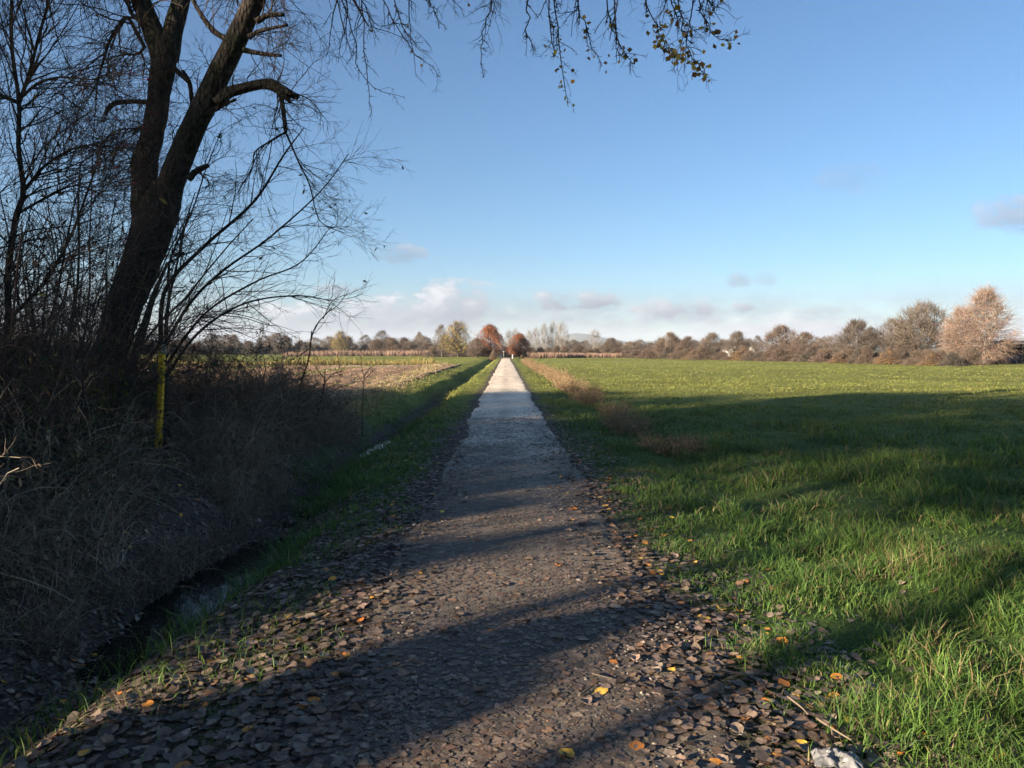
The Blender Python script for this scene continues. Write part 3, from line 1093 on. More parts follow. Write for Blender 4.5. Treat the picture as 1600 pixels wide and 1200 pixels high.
    bramble = shrub_proto("bramble_bush", "low dense brown bramble on the bank right of the yellow post", "bush", 43, 2.45, 26, .62, 9, 6, 2.2, TW_BROWN, 1300, [[0.09, 0.055, 0.035], [0.14, 0.10, 0.07], [0.05, 0.05, 0.028], [0.19, 0.15, 0.11]], .065, .6, trop=-.04, jit=.24)

    def place(proto, spots, first=[None]):
        for i, (x, y, s, rz, lab) in enumerate(spots):
            o = proto if i == 0 else copy_tree(proto)
            o.location = (x, y, float(H(x, y)) - 0.03)
            o.rotation_euler = (0, 0, rz)
            o.scale = (s, s, s)
            o["group"] = G
            if lab:
                o["label"] = lab

    T0 = "tall bare many-stemmed shrub "
    place(tall, [(-4.9, 8.0, .95, 0, T0 + "in front of the thin berry tree"), (-5.7, 9.3, 1.2, 1.3, T0 + "just behind the thin berry tree"), (-6.6, 10.7, 1.2, 2.2, T0 + "between the berry tree and the big trunk"), (-5.75, 10.1, .66, 3.9, T0 + "in front of the big leaning trunk"),
                 (-8.6, 13.2, 1.0, 5.0, T0 + "behind the big trunk on its field side"), (-5.6, 12.9, .60, 4.3, T0 + "low among brambles right behind the yellow post"), (-7.4, 15.2, .70, .6, T0 + "between the brambles and the left field"), (-4.6, 6.9, .72, 3.0, T0 + "at the lane end of the thicket"), (-7.0, 10.2, 1.3, 4.0, T0 + "on the field side of the thin berry tree"), (-8.2, 11.9, 1.05, 5.6, T0 + "farthest into the field left of the big trunk")])
    P0 = "dark green long-leaved shrub "
    place(privet, [(-4.55, 7.7, .62, 0, P0 + "on the ditch side of the thin berry tree"), (-5.35, 8.8, .78, 1.9, P0 + "at the foot of the thin berry tree"), (-6.2, 10.3, .82, 3.3, P0 + "just left of the big trunk's foot"), (-4.5, 6.7, .55, 4.0, P0 + "lowest of all, at the lane end of the thicket"), (-7.5, 12.0, .9, 5.1, P0 + "behind the big trunk's foot")])
    BR = "dense brown bramble on the bank between the yellow post and the tilled field"
    BL = "dense brown bramble between the yellow post and the leafy shrubs"
    place(bramble, [(-4.6, 13.0, .6, 0, "dense brown bramble nearest the yellow post on the ditch side"), (-5.5, 14.2, .88, .8, BR), (-4.65, 14.6, .74, 2.1, BR), (-5.2, 15.9, .80, 3.0, "dense brown bramble round the dark broken stem"), (-4.6, 16.4, .66, 4.4, "dense brown bramble round the short dead stake"), (-6.3, 13.9, .9, 5.2, BR), (-4.8, 17.6, .6, 2.2, "last low bramble at the tilled field's end of the thicket"), (-5.6, 17.6, .7, 5.9, BR), (-6.1, 16.2, .85, 1.0, BR), (-7.4, 14.0, .95, 2.6, BR),
                    (-6.5, 11.4, .6, 1.7, BL), (-6.4, 11.9, .8, 3.7, "dense brown bramble round the slim leaning trunk"), (-6.3, 10.9, .6, 5.5, BL), (-4.4, 13.2, .5, 2.9, "small brown bramble low on the ditch slope right of the yellow post"), (-8.6, 15.5, .95, 4.9, BR)])


build_thicket()


def build_bank_bits():
    rng = np.random.default_rng(77)
    # dark broken stakes at the right end of the thicket
    for nm, lab, pp, Y, r in (
            ("broken_stem", "dark broken upright stem with a thin forked branch above the brambles", [(468, 610), (482, 562), (487, 517)], 15.0, [.020, .017, .011]),
            ("dead_stake", "short dark dead stake at the right end of the brambles", [(494, 655), (505, 612), (508, 580)], 15.6, [.018, .016, .011])):
        t = empty(nm, (0, 0, 0), lab, "stem")
        mb = MB()
        p = pl(pp, Y)
        p = np.concatenate([[[p[0][0], p[0][1], float(H(p[0][0], p[0][1])) - .1]], p])
        limb_mesh(mb, p, [r[0]] + r, 14, 8, .15, 3)
        mb.build("stem", M_BARK, t)
        ch = []
        if nm == "broken_stem":
            ch = [resamp(pl([(484, 540), (492, 512), (510, 490), (530, 475), (545, 452)], Y), np.linspace(.014, .004, 5), 12), resamp(pl([(505, 498), (520, 470), (548, 458), (580, 446)], Y), np.linspace(.01, .003, 4), 12),
                  resamp(pl([(482, 545), (470, 556), (460, 580)], Y), np.linspace(.014, .005, 3), 12)]
        else:
            ch = [resamp(pl([(506, 600), (520, 585), (545, 575)], Y), np.linspace(.01, .003, 3), 12), resamp(pl([(506, 590), (494, 575), (488, 565)], Y), np.linspace(.01, .003, 3), 12)]
        A = (np.concatenate([c[0] for c in ch]), np.concatenate([c[1] for c in ch]))
        b = grow(*A, 8, .15, 1, .45, .6, 7, .6, .12, -.02, rng, .4, rmin=.003)
        twig_part("twigs", t, [A, b], 4, TW_DARK, rng)["kind"] = "stuff"
        rebase(t, *p[0][:2])
    # small bare sapling beyond the thicket
    t = empty("bare_sapling", (0, 0, 0), "small bare sapling alone on the bank in front of the tilled field", "sapling")
    Y = 17.5
    p = pl([(566, 655), (567, 620), (569, 588)], Y)
    p = np.concatenate([[[p[0][0], Y, float(H(p[0][0], Y)) - .1]], p])
    mb = MB()
    limb_mesh(mb, p, [.013, .012, .010, .008], 12, 6, .1, 4)
    mb.build("stem", M_BARK, t)
    ch = [resamp(pl(q, Y), np.linspace(.009, .003, len(q)), 10) for q in ([(569, 590), (565, 572), (564, 548)], [(569, 588), (577, 576), (586, 570)], [(568, 595), (578, 585), (583, 580)], [(568, 600), (562, 590), (556, 584)])]
    A = (np.concatenate([c[0] for c in ch]), np.concatenate([c[1] for c in ch]))
    b = grow(*A, 4, .2, 1, .2, .7, 5, .6, .12, 0, rng, .4, rmin=.003)
    twig_part("twigs", t, [A, b], 4, TW_DARK, rng)["kind"] = "stuff"
    rebase(t, *p[0][:2])

    # the yellow marker post
    bx, by = at(248, 726, 11.3)[:2]
    t = empty("marker_post", (bx, by, float(H(bx, by))), "weathered yellow marker post with a small pale plate in the thicket", "post")
    top = at(254, 536, 11.3)[2] - float(H(bx, by))
    lean = (at(254, 536, 11.3)[0] - bx) / top
    m, nt, b = mat_new("yellow_paint")
    n = link_noise(nt, 9, 8, .7)
    nt.links.new(ramp(nt, n.outputs["Fac"], [(0.30, (0.10, 0.06, 0.02)), (0.40, (0.78, 0.45, 0.02)), (0.7, (0.92, 0.60, 0.03))]), b.inputs["Base Color"])
    b.inputs["Roughness"].default_value = .55
    bump(nt, b, n.outputs["Fac"], .3, .01)
    mw, nt, b = mat_new("pale_plate")
    n = link_noise(nt, 25, 6)
    nt.links.new(ramp(nt, n.outputs["Fac"], [(0.35, (0.30, 0.27, 0.2)), (0.6, (0.62, 0.58, 0.46))]), b.inputs["Base Color"])
    md, nt, b = mat_new("dark_plastic_cap")
    b.inputs["Base Color"].default_value = (0.03, 0.02, 0.018, 1)

    def prism(mb, x0, x1, y0, y1, z0, z1, bev=.008):
        """box with chamfered upright edges, sheared with the post's lean"""
        r = [(x0 + bev, y0), (x1 - bev, y0), (x1, y0 + bev), (x1, y1 - bev), (x1 - bev, y1), (x0 + bev, y1), (x0, y1 - bev), (x0, y0 + bev)]
        zs = np.linspace(z0, z1, 6)
        V = np.array([(x + lean * z, y, z) for z in zs for x, y in r])
        q = np.array([(k * 8 + j, k * 8 + (j + 1) % 8, k * 8 + 8 + (j + 1) % 8, k * 8 + 8 + j) for k in range(5) for j in range(8)])
        c = len(V)
        V = np.concatenate([V, [(np.mean([p[0] for p in r]) + lean * z1, (y0 + y1) / 2, z1), (np.mean([p[0] for p in r]) + lean * z0, (y0 + y1) / 2, z0)]])
        tri = np.array([(40 + j, 40 + (j + 1) % 8, c) for j in range(8)] + [((j + 1) % 8, j, c + 1) for j in range(8)])
        mb.add(V, tri, q)

    mb = MB()
    prism(mb, -.04, .04, -.04, .04, -.3, top - .02)
    mb.build("shaft", m, t, False)
    mb = MB()
    prism(mb, .0, .085, -.057, -.043, top - .165, top - .022, .003)
    mb.build("plate", mw, t, False)
    mb = MB()
    prism(mb, -.047, .06, -.06, .05, top - .019, top + .012, .01)
    mb.build("cap", md, t, False)


build_bank_bits()

# ------------------------------------------------------------------ trees round the fields
def tree_proto(name, seed, h, w, base, nlobe, ntwig, cols, leafn, leafcol, leafsize, trunk_r, trunkcol, up=0.3, nst=1, droop=0.0, gap=0.35, twr=0.016, shape=0, twl=0.16, ls=1.0):
    """one background tree of height h and width w: trunk (with limbs) and crown (twigs and leaves); returns the Empty.
    base: height of the crown's foot as a share of h"""
    rng = np.random.default_rng(seed)
    root = empty(name)
    # lobes of the crown
    lob = []
    nlobe = int(nlobe * 1.9)
    while len(lob) < nlobe:
        t = rng.uniform(0, 1)
        prof = {0: math.sin(math.pi * min(1, t * .8 + .17)) ** .7, 1: (1 - t * .8), 2: .35 + .65 * t, 3: max(.1, 1 - t) ** .7}[shape]
        a = rng.uniform(0, 6.28)
        q = math.sqrt(rng.uniform(0, 1)) * .43 * w * prof
        lr = ls * w * rng.uniform(.075, .16) * (.6 + .4 * prof)
        lob.append((math.cos(a) * q, math.sin(a) * q, min(h - lr * .8, h * (base + (1 - base) * (.06 + .90 * t))), lr))
    lob = np.array(lob)
    # trunks and limbs out to the lobes
    mb = MB()
    k = 9
    feet = []
    for i in range(nst):
        a = rng.uniform(0, 6.28)
        f = np.array([math.cos(a), math.sin(a), 0]) * (0 if nst == 1 else w * .07)
        tipp = np.array([math.cos(a) * w * (.04 if nst == 1 else .2), math.sin(a) * w * (.04 if nst == 1 else .2), h * (.9 if nst == 1 else rng.uniform(.7, .9))])
        P, R = spline(np.array([f - [0, 0, .15], f * .8 + tipp * .2 + rng.normal(size=3) * w * .015, f * .5 + tipp * .5 + rng.normal(size=3) * w * .03, tipp]), np.array([1, .75, .5, .12]) * trunk_r * (1 if nst == 1 else .7), k)
        feet.append((P, R))
        V, q, _ = tubes(P[None], R[None], 7)
        mb.add(V, None, q, np.asarray(trunkcol))
    for c in lob:
        P, R = feet[rng.integers(0, nst)]
        zt = np.clip(c[2] - .45 * np.hypot(c[0], c[1]) - .06 * h, .08 * h, .85 * h)
        j = int(np.argmin(np.abs(P[:, 2] - zt)))
        m = P[j] * .5 + c[:3] * .5 + rng.normal(size=3) * w * .02 + np.array([0, 0, -.03 * w])
        LP_, LR_ = spline(np.array([P[j], m, c[:3]]), np.array([min(R[j] * .6, trunk_r * .5), trunk_r * .25, twr]), 6)
        V, q, _ = tubes(LP_[None], LR_[None], 4)
        mb.add(V, None, q, np.asarray(trunkcol))
    mb.build("trunk", M_TWIG, root)

    def inlobe(n, shell):
        """points through the crown: most in an uneven envelope, some in the lobes that stick out of it"""
        m = int(n * 1.9)
        t = rng.uniform(0, 1, m)
        a = rng.uniform(0, 2 * np.pi, m)
        prof = {0: np.sin(np.pi * np.minimum(1, t * .8 + .17)) ** .7, 1: 1 - t * .8, 2: .35 + .65 * t, 3: np.maximum(.1, 1 - t) ** .7}[shape]
        Rm = .5 * w * prof * (.50 + .85 * vn(np.cos(a) * 1.6 + t * 3, np.sin(a) * 1.6 - t * 3, 1.0, seed + 1))
        r = np.sqrt(rng.uniform(shell ** 2, 1, m)) * Rm
        zz = h * (base + (1 - base) * t * .97) * (1 - .10 * (r / (w * .5)) ** 2)
        p = np.stack([np.cos(a) * r, np.sin(a) * r, zz], -1)
        q = vn(p[:, 0] + p[:, 2] * .7 + 7, p[:, 1] - p[:, 2] * .6, w * .13, seed + 2)
        p = p[(q > .44) & (rng.uniform(size=m) < .35 + .65 * prof)][:int(n * .72)]
        d1 = nrm(p - np.array([0, 0, h * .35]))
        k2 = n - len(p)
        i = rng.choice(len(lob), k2, p=lob[:, 3] ** 2 / (lob[:, 3] ** 2).sum())
        d = nrm(rng.normal(size=(k2, 3)))
        p2 = lob[i, :3] + d * (lob[i, 3] * rng.uniform(shell, 1, k2) ** .6)[:, None]
        return None, np.concatenate([d1, d]), np.concatenate([p, p2])

    mb = MB()
    i, d, p = inlobe(ntwig, .05)
    kk = 3
    P = np.empty((ntwig, kk, 3))
    out = nrm(p - np.array([0, 0, h * max(base, .2)]))
    dd = nrm(d * .7 + out * .7 + rng.normal(size=d.shape) * .5 + np.array([0, 0, up]))
    P[:, 0] = p - dd * w * twl * .4
    ln = w * twl * rng.uniform(.5, 1.3, ntwig)
    for j in range(1, kk):
        dd = nrm(dd + rng.normal(size=d.shape) * .22 + np.array([0, 0, -droop]))
        P[:, j] = P[:, j - 1] + dd * (ln / (kk - 1))[:, None]
    V, q, _ = tubes(P, twr * np.linspace(1, .4, kk)[None] * rng.uniform(.6, 1.3, (ntwig, 1)), 3)
    mb.add(V, None, q, np.repeat(jitter_cols(cols, ntwig, rng, .22, .05), kk * 3, 0))
    if leafn:
        i, d, pos = inlobe(leafn, .2)
        g = vn(pos[:, 0] + pos[:, 2] * .7, pos[:, 1] - pos[:, 2] * .6, w * .09, seed)
        pos = pos[g > gap]
        pos = pos[pos[:, 2] > .05]
        V, F3 = leaves(pos, leafsize, rng, .75, .3, droop * 4)
        mb.add(V, F3, None, np.repeat(jitter_cols(leafcol, len(pos), rng, .25, .06), 4, 0))
    o = mb.build("crown", M_LEAF, root)
    o["kind"] = "stuff"
    root["_h"] = float(np.percentile(P[..., 2], 99.7))
    root["_w"] = float(np.percentile(np.abs(P[..., 0]), 98) * 2)
    return root


GREYB = [[0.19, 0.15, 0.125], [0.25, 0.20, 0.16], [0.15, 0.12, 0.10]]
REDB = [[0.20, 0.145, 0.115], [0.26, 0.19, 0.15], [0.155, 0.115, 0.095]]
PALE = [[0.27, 0.25, 0.24], [0.33, 0.31, 0.29], [0.21, 0.195, 0.18]]
PROTO = {
    "oak": tree_proto("oak", 201, 6.5, 5.6, .14, 34, 2200, REDB, 9000, [[0.36, 0.13, 0.055], [0.45, 0.175, 0.07], [0.24, 0.085, 0.04]], .17, .16, (.07, .055, .045), gap=.33),
    "gold": tree_proto("golden_tree", 202, 7.0, 6.2, .12, 30, 2200, GREYB, 7000, [[0.42, 0.32, 0.09], [0.31, 0.27, 0.095], [0.48, 0.35, 0.08]], .17, .17, (.09, .075, .06), gap=.42),
    "poplar": tree_proto("bare_poplar", 203, 8.0, 3.6, .12, 16, 800, PALE, 0, PALE, .1, .13, (.34, .31, .28), up=1.8, twr=.015, shape=0, twl=.34, ls=.55, nst=2),
    "alder": tree_proto("bare_alder", 204, 6.0, 5.0, .08, 26, 4000, GREYB, 5200, [[0.15, 0.115, 0.085], [0.19, 0.145, 0.10], [0.11, 0.095, 0.065]], .11, .13, (.22, .19, .165), gap=.52, nst=2, ls=.8),
    "alder2": tree_proto("bare_alder", 205, 6.0, 5.2, .06, 28, 4200, REDB, 5200, [[0.20, 0.145, 0.11], [0.25, 0.175, 0.125], [0.15, 0.12, 0.085]], .11, .13, (.25, .215, .19), gap=.52, nst=3, ls=.8),
    "birch": tree_proto("birch", 206, 8.5, 5.6, .06, 36, 4200, [[0.30, 0.215, 0.17], [0.37, 0.27, 0.215]], 6000, [[0.38, 0.245, 0.16], [0.32, 0.20, 0.13], [0.44, 0.29, 0.19]], .10, .13, (.36, .32, .29), droop=.3, gap=.54, shape=0, twl=.2, ls=.8),
    "brown": tree_proto("bare_tree", 207, 7.0, 6.0, .04, 34, 4600, GREYB, 6400, [[0.23, 0.18, 0.11], [0.19, 0.165, 0.10], [0.27, 0.20, 0.12]], .11, .14, (.22, .19, .16), gap=.52, nst=3, ls=.8),
    "bush": tree_proto("bush", 208, 2.6, 3.4, .0, 26, 2600, REDB, 4000, [[0.21, 0.165, 0.12], [0.26, 0.195, 0.14], [0.17, 0.14, 0.095]], .09, .04, (.1, .08, .065), gap=.36, nst=5, twr=.012, shape=3),
    "orange": tree_proto("bush", 209, 2.6, 3.2, .0, 24, 2200, REDB, 4200, [[0.40, 0.23, 0.09], [0.30, 0.18, 0.085], [0.42, 0.27, 0.085]], .10, .04, (.1, .08, .065), gap=.36, nst=5, twr=.012, shape=3),
    "dark": tree_proto("dark_bush", 210, 2.2, 3.6, .0, 26, 2000, GREYB, 6000, [[0.06, 0.065, 0.045], [0.08, 0.075, 0.05], [0.05, 0.055, 0.04]], .10, .04, (.05, .045, .04), gap=.3, nst=5, twr=.012, shape=3),
    "sparse": tree_proto("sparse_tree", 211, 6.5, 4.0, .2, 18, 1700, GREYB, 1800, [[0.09, 0.08, 0.065], [0.12, 0.10, 0.07]], .14, .09, (.16, .14, .12), up=.7, gap=.5, twr=.016),
}
USED = set()


def plant(kind, px, d, top, label, cat="tree", group=None, wpx=None, name=None, rz=None):
    """a tree whose crown reaches photograph row `top` when it stands d metres away in direction px"""
    pr = PROTO[kind]
    o = pr if kind not in USED else copy_tree(pr)
    USED.add(kind)
    x = at(px, 548, d)[0]
    z = float(H(x, d))
    h = at(px, top, d)[2] - z
    s = h / pr["_h"] * (1.10 if cat == "tree" else 1.0)
    w = s if wpx is None else wpx / F * d / pr["_w"]
    o.location = (x, d, z - .03)
    o.scale = (w, w, s)
    o.rotation_euler = (0, 0, rz if rz is not None else (px * 1.37) % 6.28)
    if name:
        o.name = name
    return tag(o, label, cat, group)


def build_treeline():
    D = lambda px: float(np.interp(px, [480, 560, 650, 690, 720, 770, 812, 870, 935, 1000, 1100, 1200, 1300, 1400, 1500, 1600, 1750], [330, 320, 420, 195, 195, 168, 172, 225, 225, 180, 152, 132, 114, 103, 95, 89, 84]))
    ga, gb = "trees along the far end of the right-hand field", "bushes along the far end of the right-hand field"
    # at the end of the path
    plant("oak", 766, 168, 510, "rusty red oak left of the path end, the taller of two", "tree", None, 42)
    plant("oak", 812, 176, 523, "small round rusty red oak right of the path end", "tree", None, 34)
    plant("gold", 716, 195, 505, "golden yellow leafy tree left of the red oaks", "tree", None, 50)
    plant("sparse", 690, 196, 511, "sparse dark bare tree leaning against the golden tree", "tree", None, 26)
    plant("alder2", 745, 166, 530, "low olive brown tree in front of the taller red oak", "tree", None, 30)
    plant("orange", 771, 160, 545, "small bush at the foot of the taller red oak", "bush", None, 14)
    plant("dark", 820, 172, 547, "small dark bush under the smaller red oak", "bush", None, 12)
    P = "row of pale bare poplars beyond the smaller red oak"
    for px, top, d, w in ((795, 518, 250, 20), (806, 516, 255, 20), (838, 514, 228, 20), (851, 508, 224, 22), (864, 505, 226, 24), (878, 505, 222, 26), (826, 518, 235, 20)):
        plant("poplar", px, d, top, "tall pale bare poplar in the row beyond the smaller red oak", "tree", "pale poplars beyond the red oak", w)
    plant("poplar", 930, 225, 517, "rounded pale bare tree standing alone right of the poplar row and blue hill", "tree", None, 28)
    # right-hand tree line, far to near
    spec = [("alder", 955, 530, 30, "dark bare alder low in the line right of the lone pale tree"), ("brown", 988, 535, 34, "low brown tree between the lone pale tree and the orange-tinged alder"),
            ("alder2", 1046, 522, 44, "bare alder with a dark top beside an orange-tinged tree"), ("gold", 1036, 530, 26, "dull orange-tinged tree leaning on a dark alder"), ("alder2", 1076, 528, 40, "reddish bare alder right of the orange-tinged tree"),
            ("alder", 1112, 523, 40, "dark bare alder, first of the pair in mid line"), ("alder", 1152, 521, 38, "dark bare alder, second of the pair in mid line"), ("sparse", 1183, 527, 24, "thin pointed bare alder beside the reddish tree"),
            ("alder2", 1222, 512, 62, "reddish brown bare tree, broad and rounded, in mid line"), ("alder2", 1258, 522, 50, "greyish bare tree right of the broad reddish one"), ("brown", 1292, 528, 50, "brown bare tree before the dark rounded alder"),
            ("alder", 1337, 504, 66, "dark rounded alder in front of a white cloud bank"), ("sparse", 1360, 515, 40, "pale twiggy tree against the dark rounded alder"), ("brown", 1400, 502, 70, "olive brown bare tree left of the tallest brown tree"),
            ("brown", 1440, 478, 92, "large brown bare tree next to the birches"), ("birch", 1498, 486, 62, "smaller orange brown birch beside the large birch"), ("birch", 1538, 458, 84, "large pale-stemmed birch with orange brown leaves by the shed"),
            ("birch", 1672, 486, 70, "orange brown birch behind the shed"), ("brown", 1690, 490, 90, "brown bare tree right of the shed")]
    for kind, px, top, w, lab in spec:
        plant(kind, px, D(px) + (4 if kind in ("birch", "brown") else 0), top, lab, "tree", ga, w)
    rng = np.random.default_rng(8)
    i = 0
    for px in np.arange(905, 1535, 15):
        d = D(px) - rng.uniform(2, 7)
        kind = ["bush", "bush", "orange", "bush", "dark"][i % 5] if px > 1010 else "bush"
        hpx = rng.uniform(16, 30) * (100 / d) ** .6
        base = 548 + CAM_H * F / d
        lab = {"bush": "low brown twiggy bush at the edge of the right-hand field", "orange": "low orange leaved bush at the edge of the right-hand field", "dark": "low dark green bush at the edge of the right-hand field"}[kind]
        plant(kind, px + rng.uniform(-5, 5), d, base - hpx, lab, "bush", gb, rng.uniform(30, 48))
        i += 1
    # left-hand side
    plant("gold", 533, 335, 519, "dull golden tree rising above the dark hedge left of the path", "tree", None, 30)
    plant("sparse", 655, 420, 521, "small pale bare tree on the skyline left of the golden tree", "tree", None, 18)
    plant("sparse", 598, 330, 519, "pale bare branched tree on the skyline behind the brown mound of scrub", "tree", None, 34)
    gl = "bushes of the far left hedge"
    for px, top, w, lab in ((590, 530, 44, "olive brown scrub mound beyond the maize strip"), (612, 527, 48, "olive brown scrub mound beyond the maize strip"), (640, 533, 50, "olive brown scrub mound beyond the maize strip"), (668, 536, 40, "olive brown scrub mound beyond the maize strip")):
        plant("bush", px, 300, top, lab, "bush", gl, w)
    for i, px in enumerate(np.arange(-60, 580, 15)):
        plant("dark", px, 345 + (i % 3) * 5, 536 + rng.uniform(-2, 3), "dark bush in the long hedge across the left field", "bush", gl, 30)
    for i, px in enumerate(np.arange(-50, 720, 20)):
        k = ["brown", "alder2", "bush", "sparse"][i % 4]
        plant(k, px + rng.uniform(-8, 8), 390 + (i % 4) * 12, rng.uniform(521, 534), {"brown": "brown bare tree on the far skyline beyond the left hedge", "alder2": "reddish bare tree on the far skyline beyond the left hedge", "bush": "brown bush on the far skyline beyond the left hedge", "sparse": "thin bare tree on the far skyline beyond the left hedge"}[k], "tree" if k != "bush" else "bush", "far skyline trees beyond the left hedge", rng.uniform(22, 40))
    for i, px in enumerate(np.arange(675, 905, 13)):
        plant("bush", px, 205 + (i % 3) * 6, 544 + rng.uniform(-5, 2), "brown scrub bush at the far end of the path", "bush", "scrub behind the path end", 26)
    for i, px in enumerate(np.arange(880, 1180, 17)):
        plant("brown" if i % 2 else "alder", px, 330 + (i % 3) * 20, 534 + rng.uniform(-4, 4), "grey brown tree in the wood behind the right-hand tree line", "tree", "wood behind the tree line", 26)


build_treeline()


def build_far_things():
    rng = np.random.default_rng(19)

    def box(mb, x0, x1, y0, y1, z0, z1, C=(.5, .5, .5)):
        V = np.array([(x, y, z) for z in (z0, z1) for y in (y0, y1) for x in (x0, x1)], float)
        q = np.array([(0, 2, 3, 1), (4, 5, 7, 6), (0, 1, 5, 4), (2, 6, 7, 3), (0, 4, 6, 2), (1, 3, 7, 5)])
        mb.add(V, None, q, C)

    # shed at the right edge
    bx, by = at(1532, 548, 101)[0], 101.0
    z = float(H(bx, by))
    shed = empty("field_shed", (bx, by, z), "dark weathered open-fronted shed with a flat grey roof behind the birches", "shed")
    L, Dp, Hh = 17.0, 7.0, 2.75
    dark = (.045, .052, .07)
    for k in range(0, 28):
        x = k * L / 28
        mb = MB()
        hgt = 1.15 + .05 * math.sin(k * 3.1)
        box(mb, x + .01, x + L / 28 - .01, .02, .06, 0.02, hgt, np.array(dark) * rng.uniform(.8, 1.7))
        mb.build("board", M_TWIG, shed, False)
    for k in range(0, 7):
        mb = MB()
        box(mb, k * (L - .18) / 6, k * (L - .18) / 6 + .18, -.10, .018, -.1, Hh - .1, (.12, .105, .09))
        mb.build("post", M_TWIG, shed, False)
    mb = MB()
    box(mb, 0.02, L - .02, Dp - .15, Dp, 0, Hh, (.06, .065, .08))
    mb.build("back_wall", M_TWIG, shed, False)
    for x in (0, L):
        mb = MB()
        box(mb, x - .06, x + .06, .07, Dp - .16, 0, Hh - .02, (.07, .07, .08))
        mb.build("side_wall", M_TWIG, shed, False)
    mb = MB()
    V = np.array([(-.4, -.7, Hh - .02), (L + .4, -.7, Hh - .02), (L + .4, Dp + .5, Hh + .35), (-.4, Dp + .5, Hh + .35), (-.4, -.7, Hh + .1), (L + .4, -.7, Hh + .1), (L + .4, Dp + .5, Hh + .47), (-.4, Dp + .5, Hh + .47)])
    mb.add(V, None, np.array([(0, 3, 2, 1), (4, 5, 6, 7), (0, 1, 5, 4), (1, 2, 6, 5), (2, 3, 7, 6), (3, 0, 4, 7)]), (.10, .105, .115))
    mb.build("roof", M_TWIG, shed, False)

    # white bollard and white barrier at the end of the path
    mw, nt, b = mat_new("white_paint")
    n = link_noise(nt, 12, 6)
    nt.links.new(ramp(nt, n.outputs["Fac"], [(0.3, (.62, .60, .56)), (0.6, (.8, .79, .77))]), b.inputs["Base Color"])
    b.inputs["Roughness"].default_value = .5
    x, y = at(801, 548, 166)[0], 166.0
    t = empty("bollard", (x, y, float(H(x, y))), "white bollard at the right side of the path end", "bollard")
    mb = MB()
    zz = np.array([-.1, .05, .5, .82, .88, .92])
    rr = np.array([.11, .11, .105, .10, .08, .01])
    V, q, tri = tubes(np.stack([zz * 0, zz * 0, zz], -1)[None], rr[None], 12, True)
    mb.add(V, tri, q)
    pst = mb.build("post", mw, t)
    mb = MB()
    zz = np.array([.56, .57, .68, .69])
    V, q, _ = tubes(np.stack([zz * 0, zz * 0, zz], -1)[None], np.array([[.1, .112, .112, .1]]), 12)
    mb.add(V, None, q, (.4, .04, .03))
    mb.build("band", M_TWIG, pst)
    x, y = at(782, 548, 170)[0], 170.0
    t = empty("gate_barrier", (x, y, float(H(x, y))), "white folded-back barrier arm left of the path end", "barrier")
    mb = MB()
    box(mb, .16, .28, -.06, .06, -.1, 1.25)
    mb.build("post", mw, t, False)
    mb = MB()
    V = np.array([(-.75, -.05, .42), (.15, -.05, .30), (.15, -.05, .78), (-.75, -.05, .52), (-.75, .05, .42), (.15, .05, .30), (.15, .05, .78), (-.75, .05, .52)])
    mb.add(V, None, np.array([(0, 1, 2, 3), (5, 4, 7, 6), (0, 4, 5, 1), (1, 5, 6, 2), (2, 6, 7, 3), (3, 7, 4, 0)]))
    mb.build("arm", mw, t, False)
    x, y = at(787, 548, 196)[0], 196.0
    t = empty("path_sign", (x, y, float(H(x, y))), "small white round sign on a thin post beyond the path end", "sign")
    mb = MB()
    zz = np.linspace(-.1, 1.5, 4)
    V, q, tri = tubes(np.stack([zz * 0, zz * 0, zz], -1)[None], np.full((1, 4), .03), 6, True)
    mb.add(V, tri, q)
    mb.build("post", mw, t)
    mb = MB()
    a = np.linspace(0, 2 * np.pi, 17)[:-1]
    zc = 1.45
    V = np.concatenate([np.stack([np.cos(a) * .15, a * 0 - .05, zc + np.sin(a) * .15], -1), np.stack([np.cos(a) * .15, a * 0 - .035, zc + np.sin(a) * .15], -1), [(0, -.05, zc), (0, -.035, zc)]])
    j = np.arange(16)
    jn = (j + 1) % 16
    mb.add(V, np.concatenate([np.stack([j, jn, j * 0 + 32], -1), np.stack([jn + 16, j + 16, j * 0 + 33], -1)]), np.stack([j, j + 16, jn + 16, jn], -1))
    mb.build("disc", mw, t, False)

    # two pale house gables among the far trees
    for px, d, w in ((1146, 195, 3.6), (1170, 205, 4.2)):
        x = at(px, 548, d)[0]
        t = empty("farmhouse", (x, d, float(H(x, d))), "small white house glimpsed through the bare alders", "house", "white houses behind the alders")
        mb = MB()
        V = np.array([(-w / 2, 0, 0), (w / 2, 0, 0), (w / 2, 0, 1.9), (0, 0, 3.0), (-w / 2, 0, 1.9), (-w / 2, 6, 0), (w / 2, 6, 0), (w / 2, 6, 1.9), (0, 6, 3.0), (-w / 2, 6, 1.9)])
        mb.add(V, np.array([(2, 3, 4), (7, 9, 8)]), np.array([(0, 1, 2, 4), (6, 5, 9, 7), (1, 6, 7, 2), (5, 0, 4, 9)]), (.7, .68, .64))
        mb.build("wall", mw, t, False)
        mb = MB()
        e = .25
        V = np.array([(-w / 2 - e, -.3, 1.78), (0, -.3, 3.06), (w / 2 + e, -.3, 1.78), (-w / 2 - e, 6.3, 1.78), (0, 6.3, 3.06), (w / 2 + e, 6.3, 1.78)])
        V = np.concatenate([V, V + np.array([0, 0, .12])])
        mb.add(V, None, np.array([(6, 7, 10, 9), (7, 8, 11, 10), (0, 3, 4, 1), (1, 4, 5, 2), (0, 1, 7, 6), (1, 2, 8, 7), (3, 9, 10, 4), (4, 10, 11, 5), (0, 6, 9, 3), (2, 5, 11, 8)]), (.13, .11, .10))
        mb.build("roof", M_TWIG, t, False)


build_far_things()


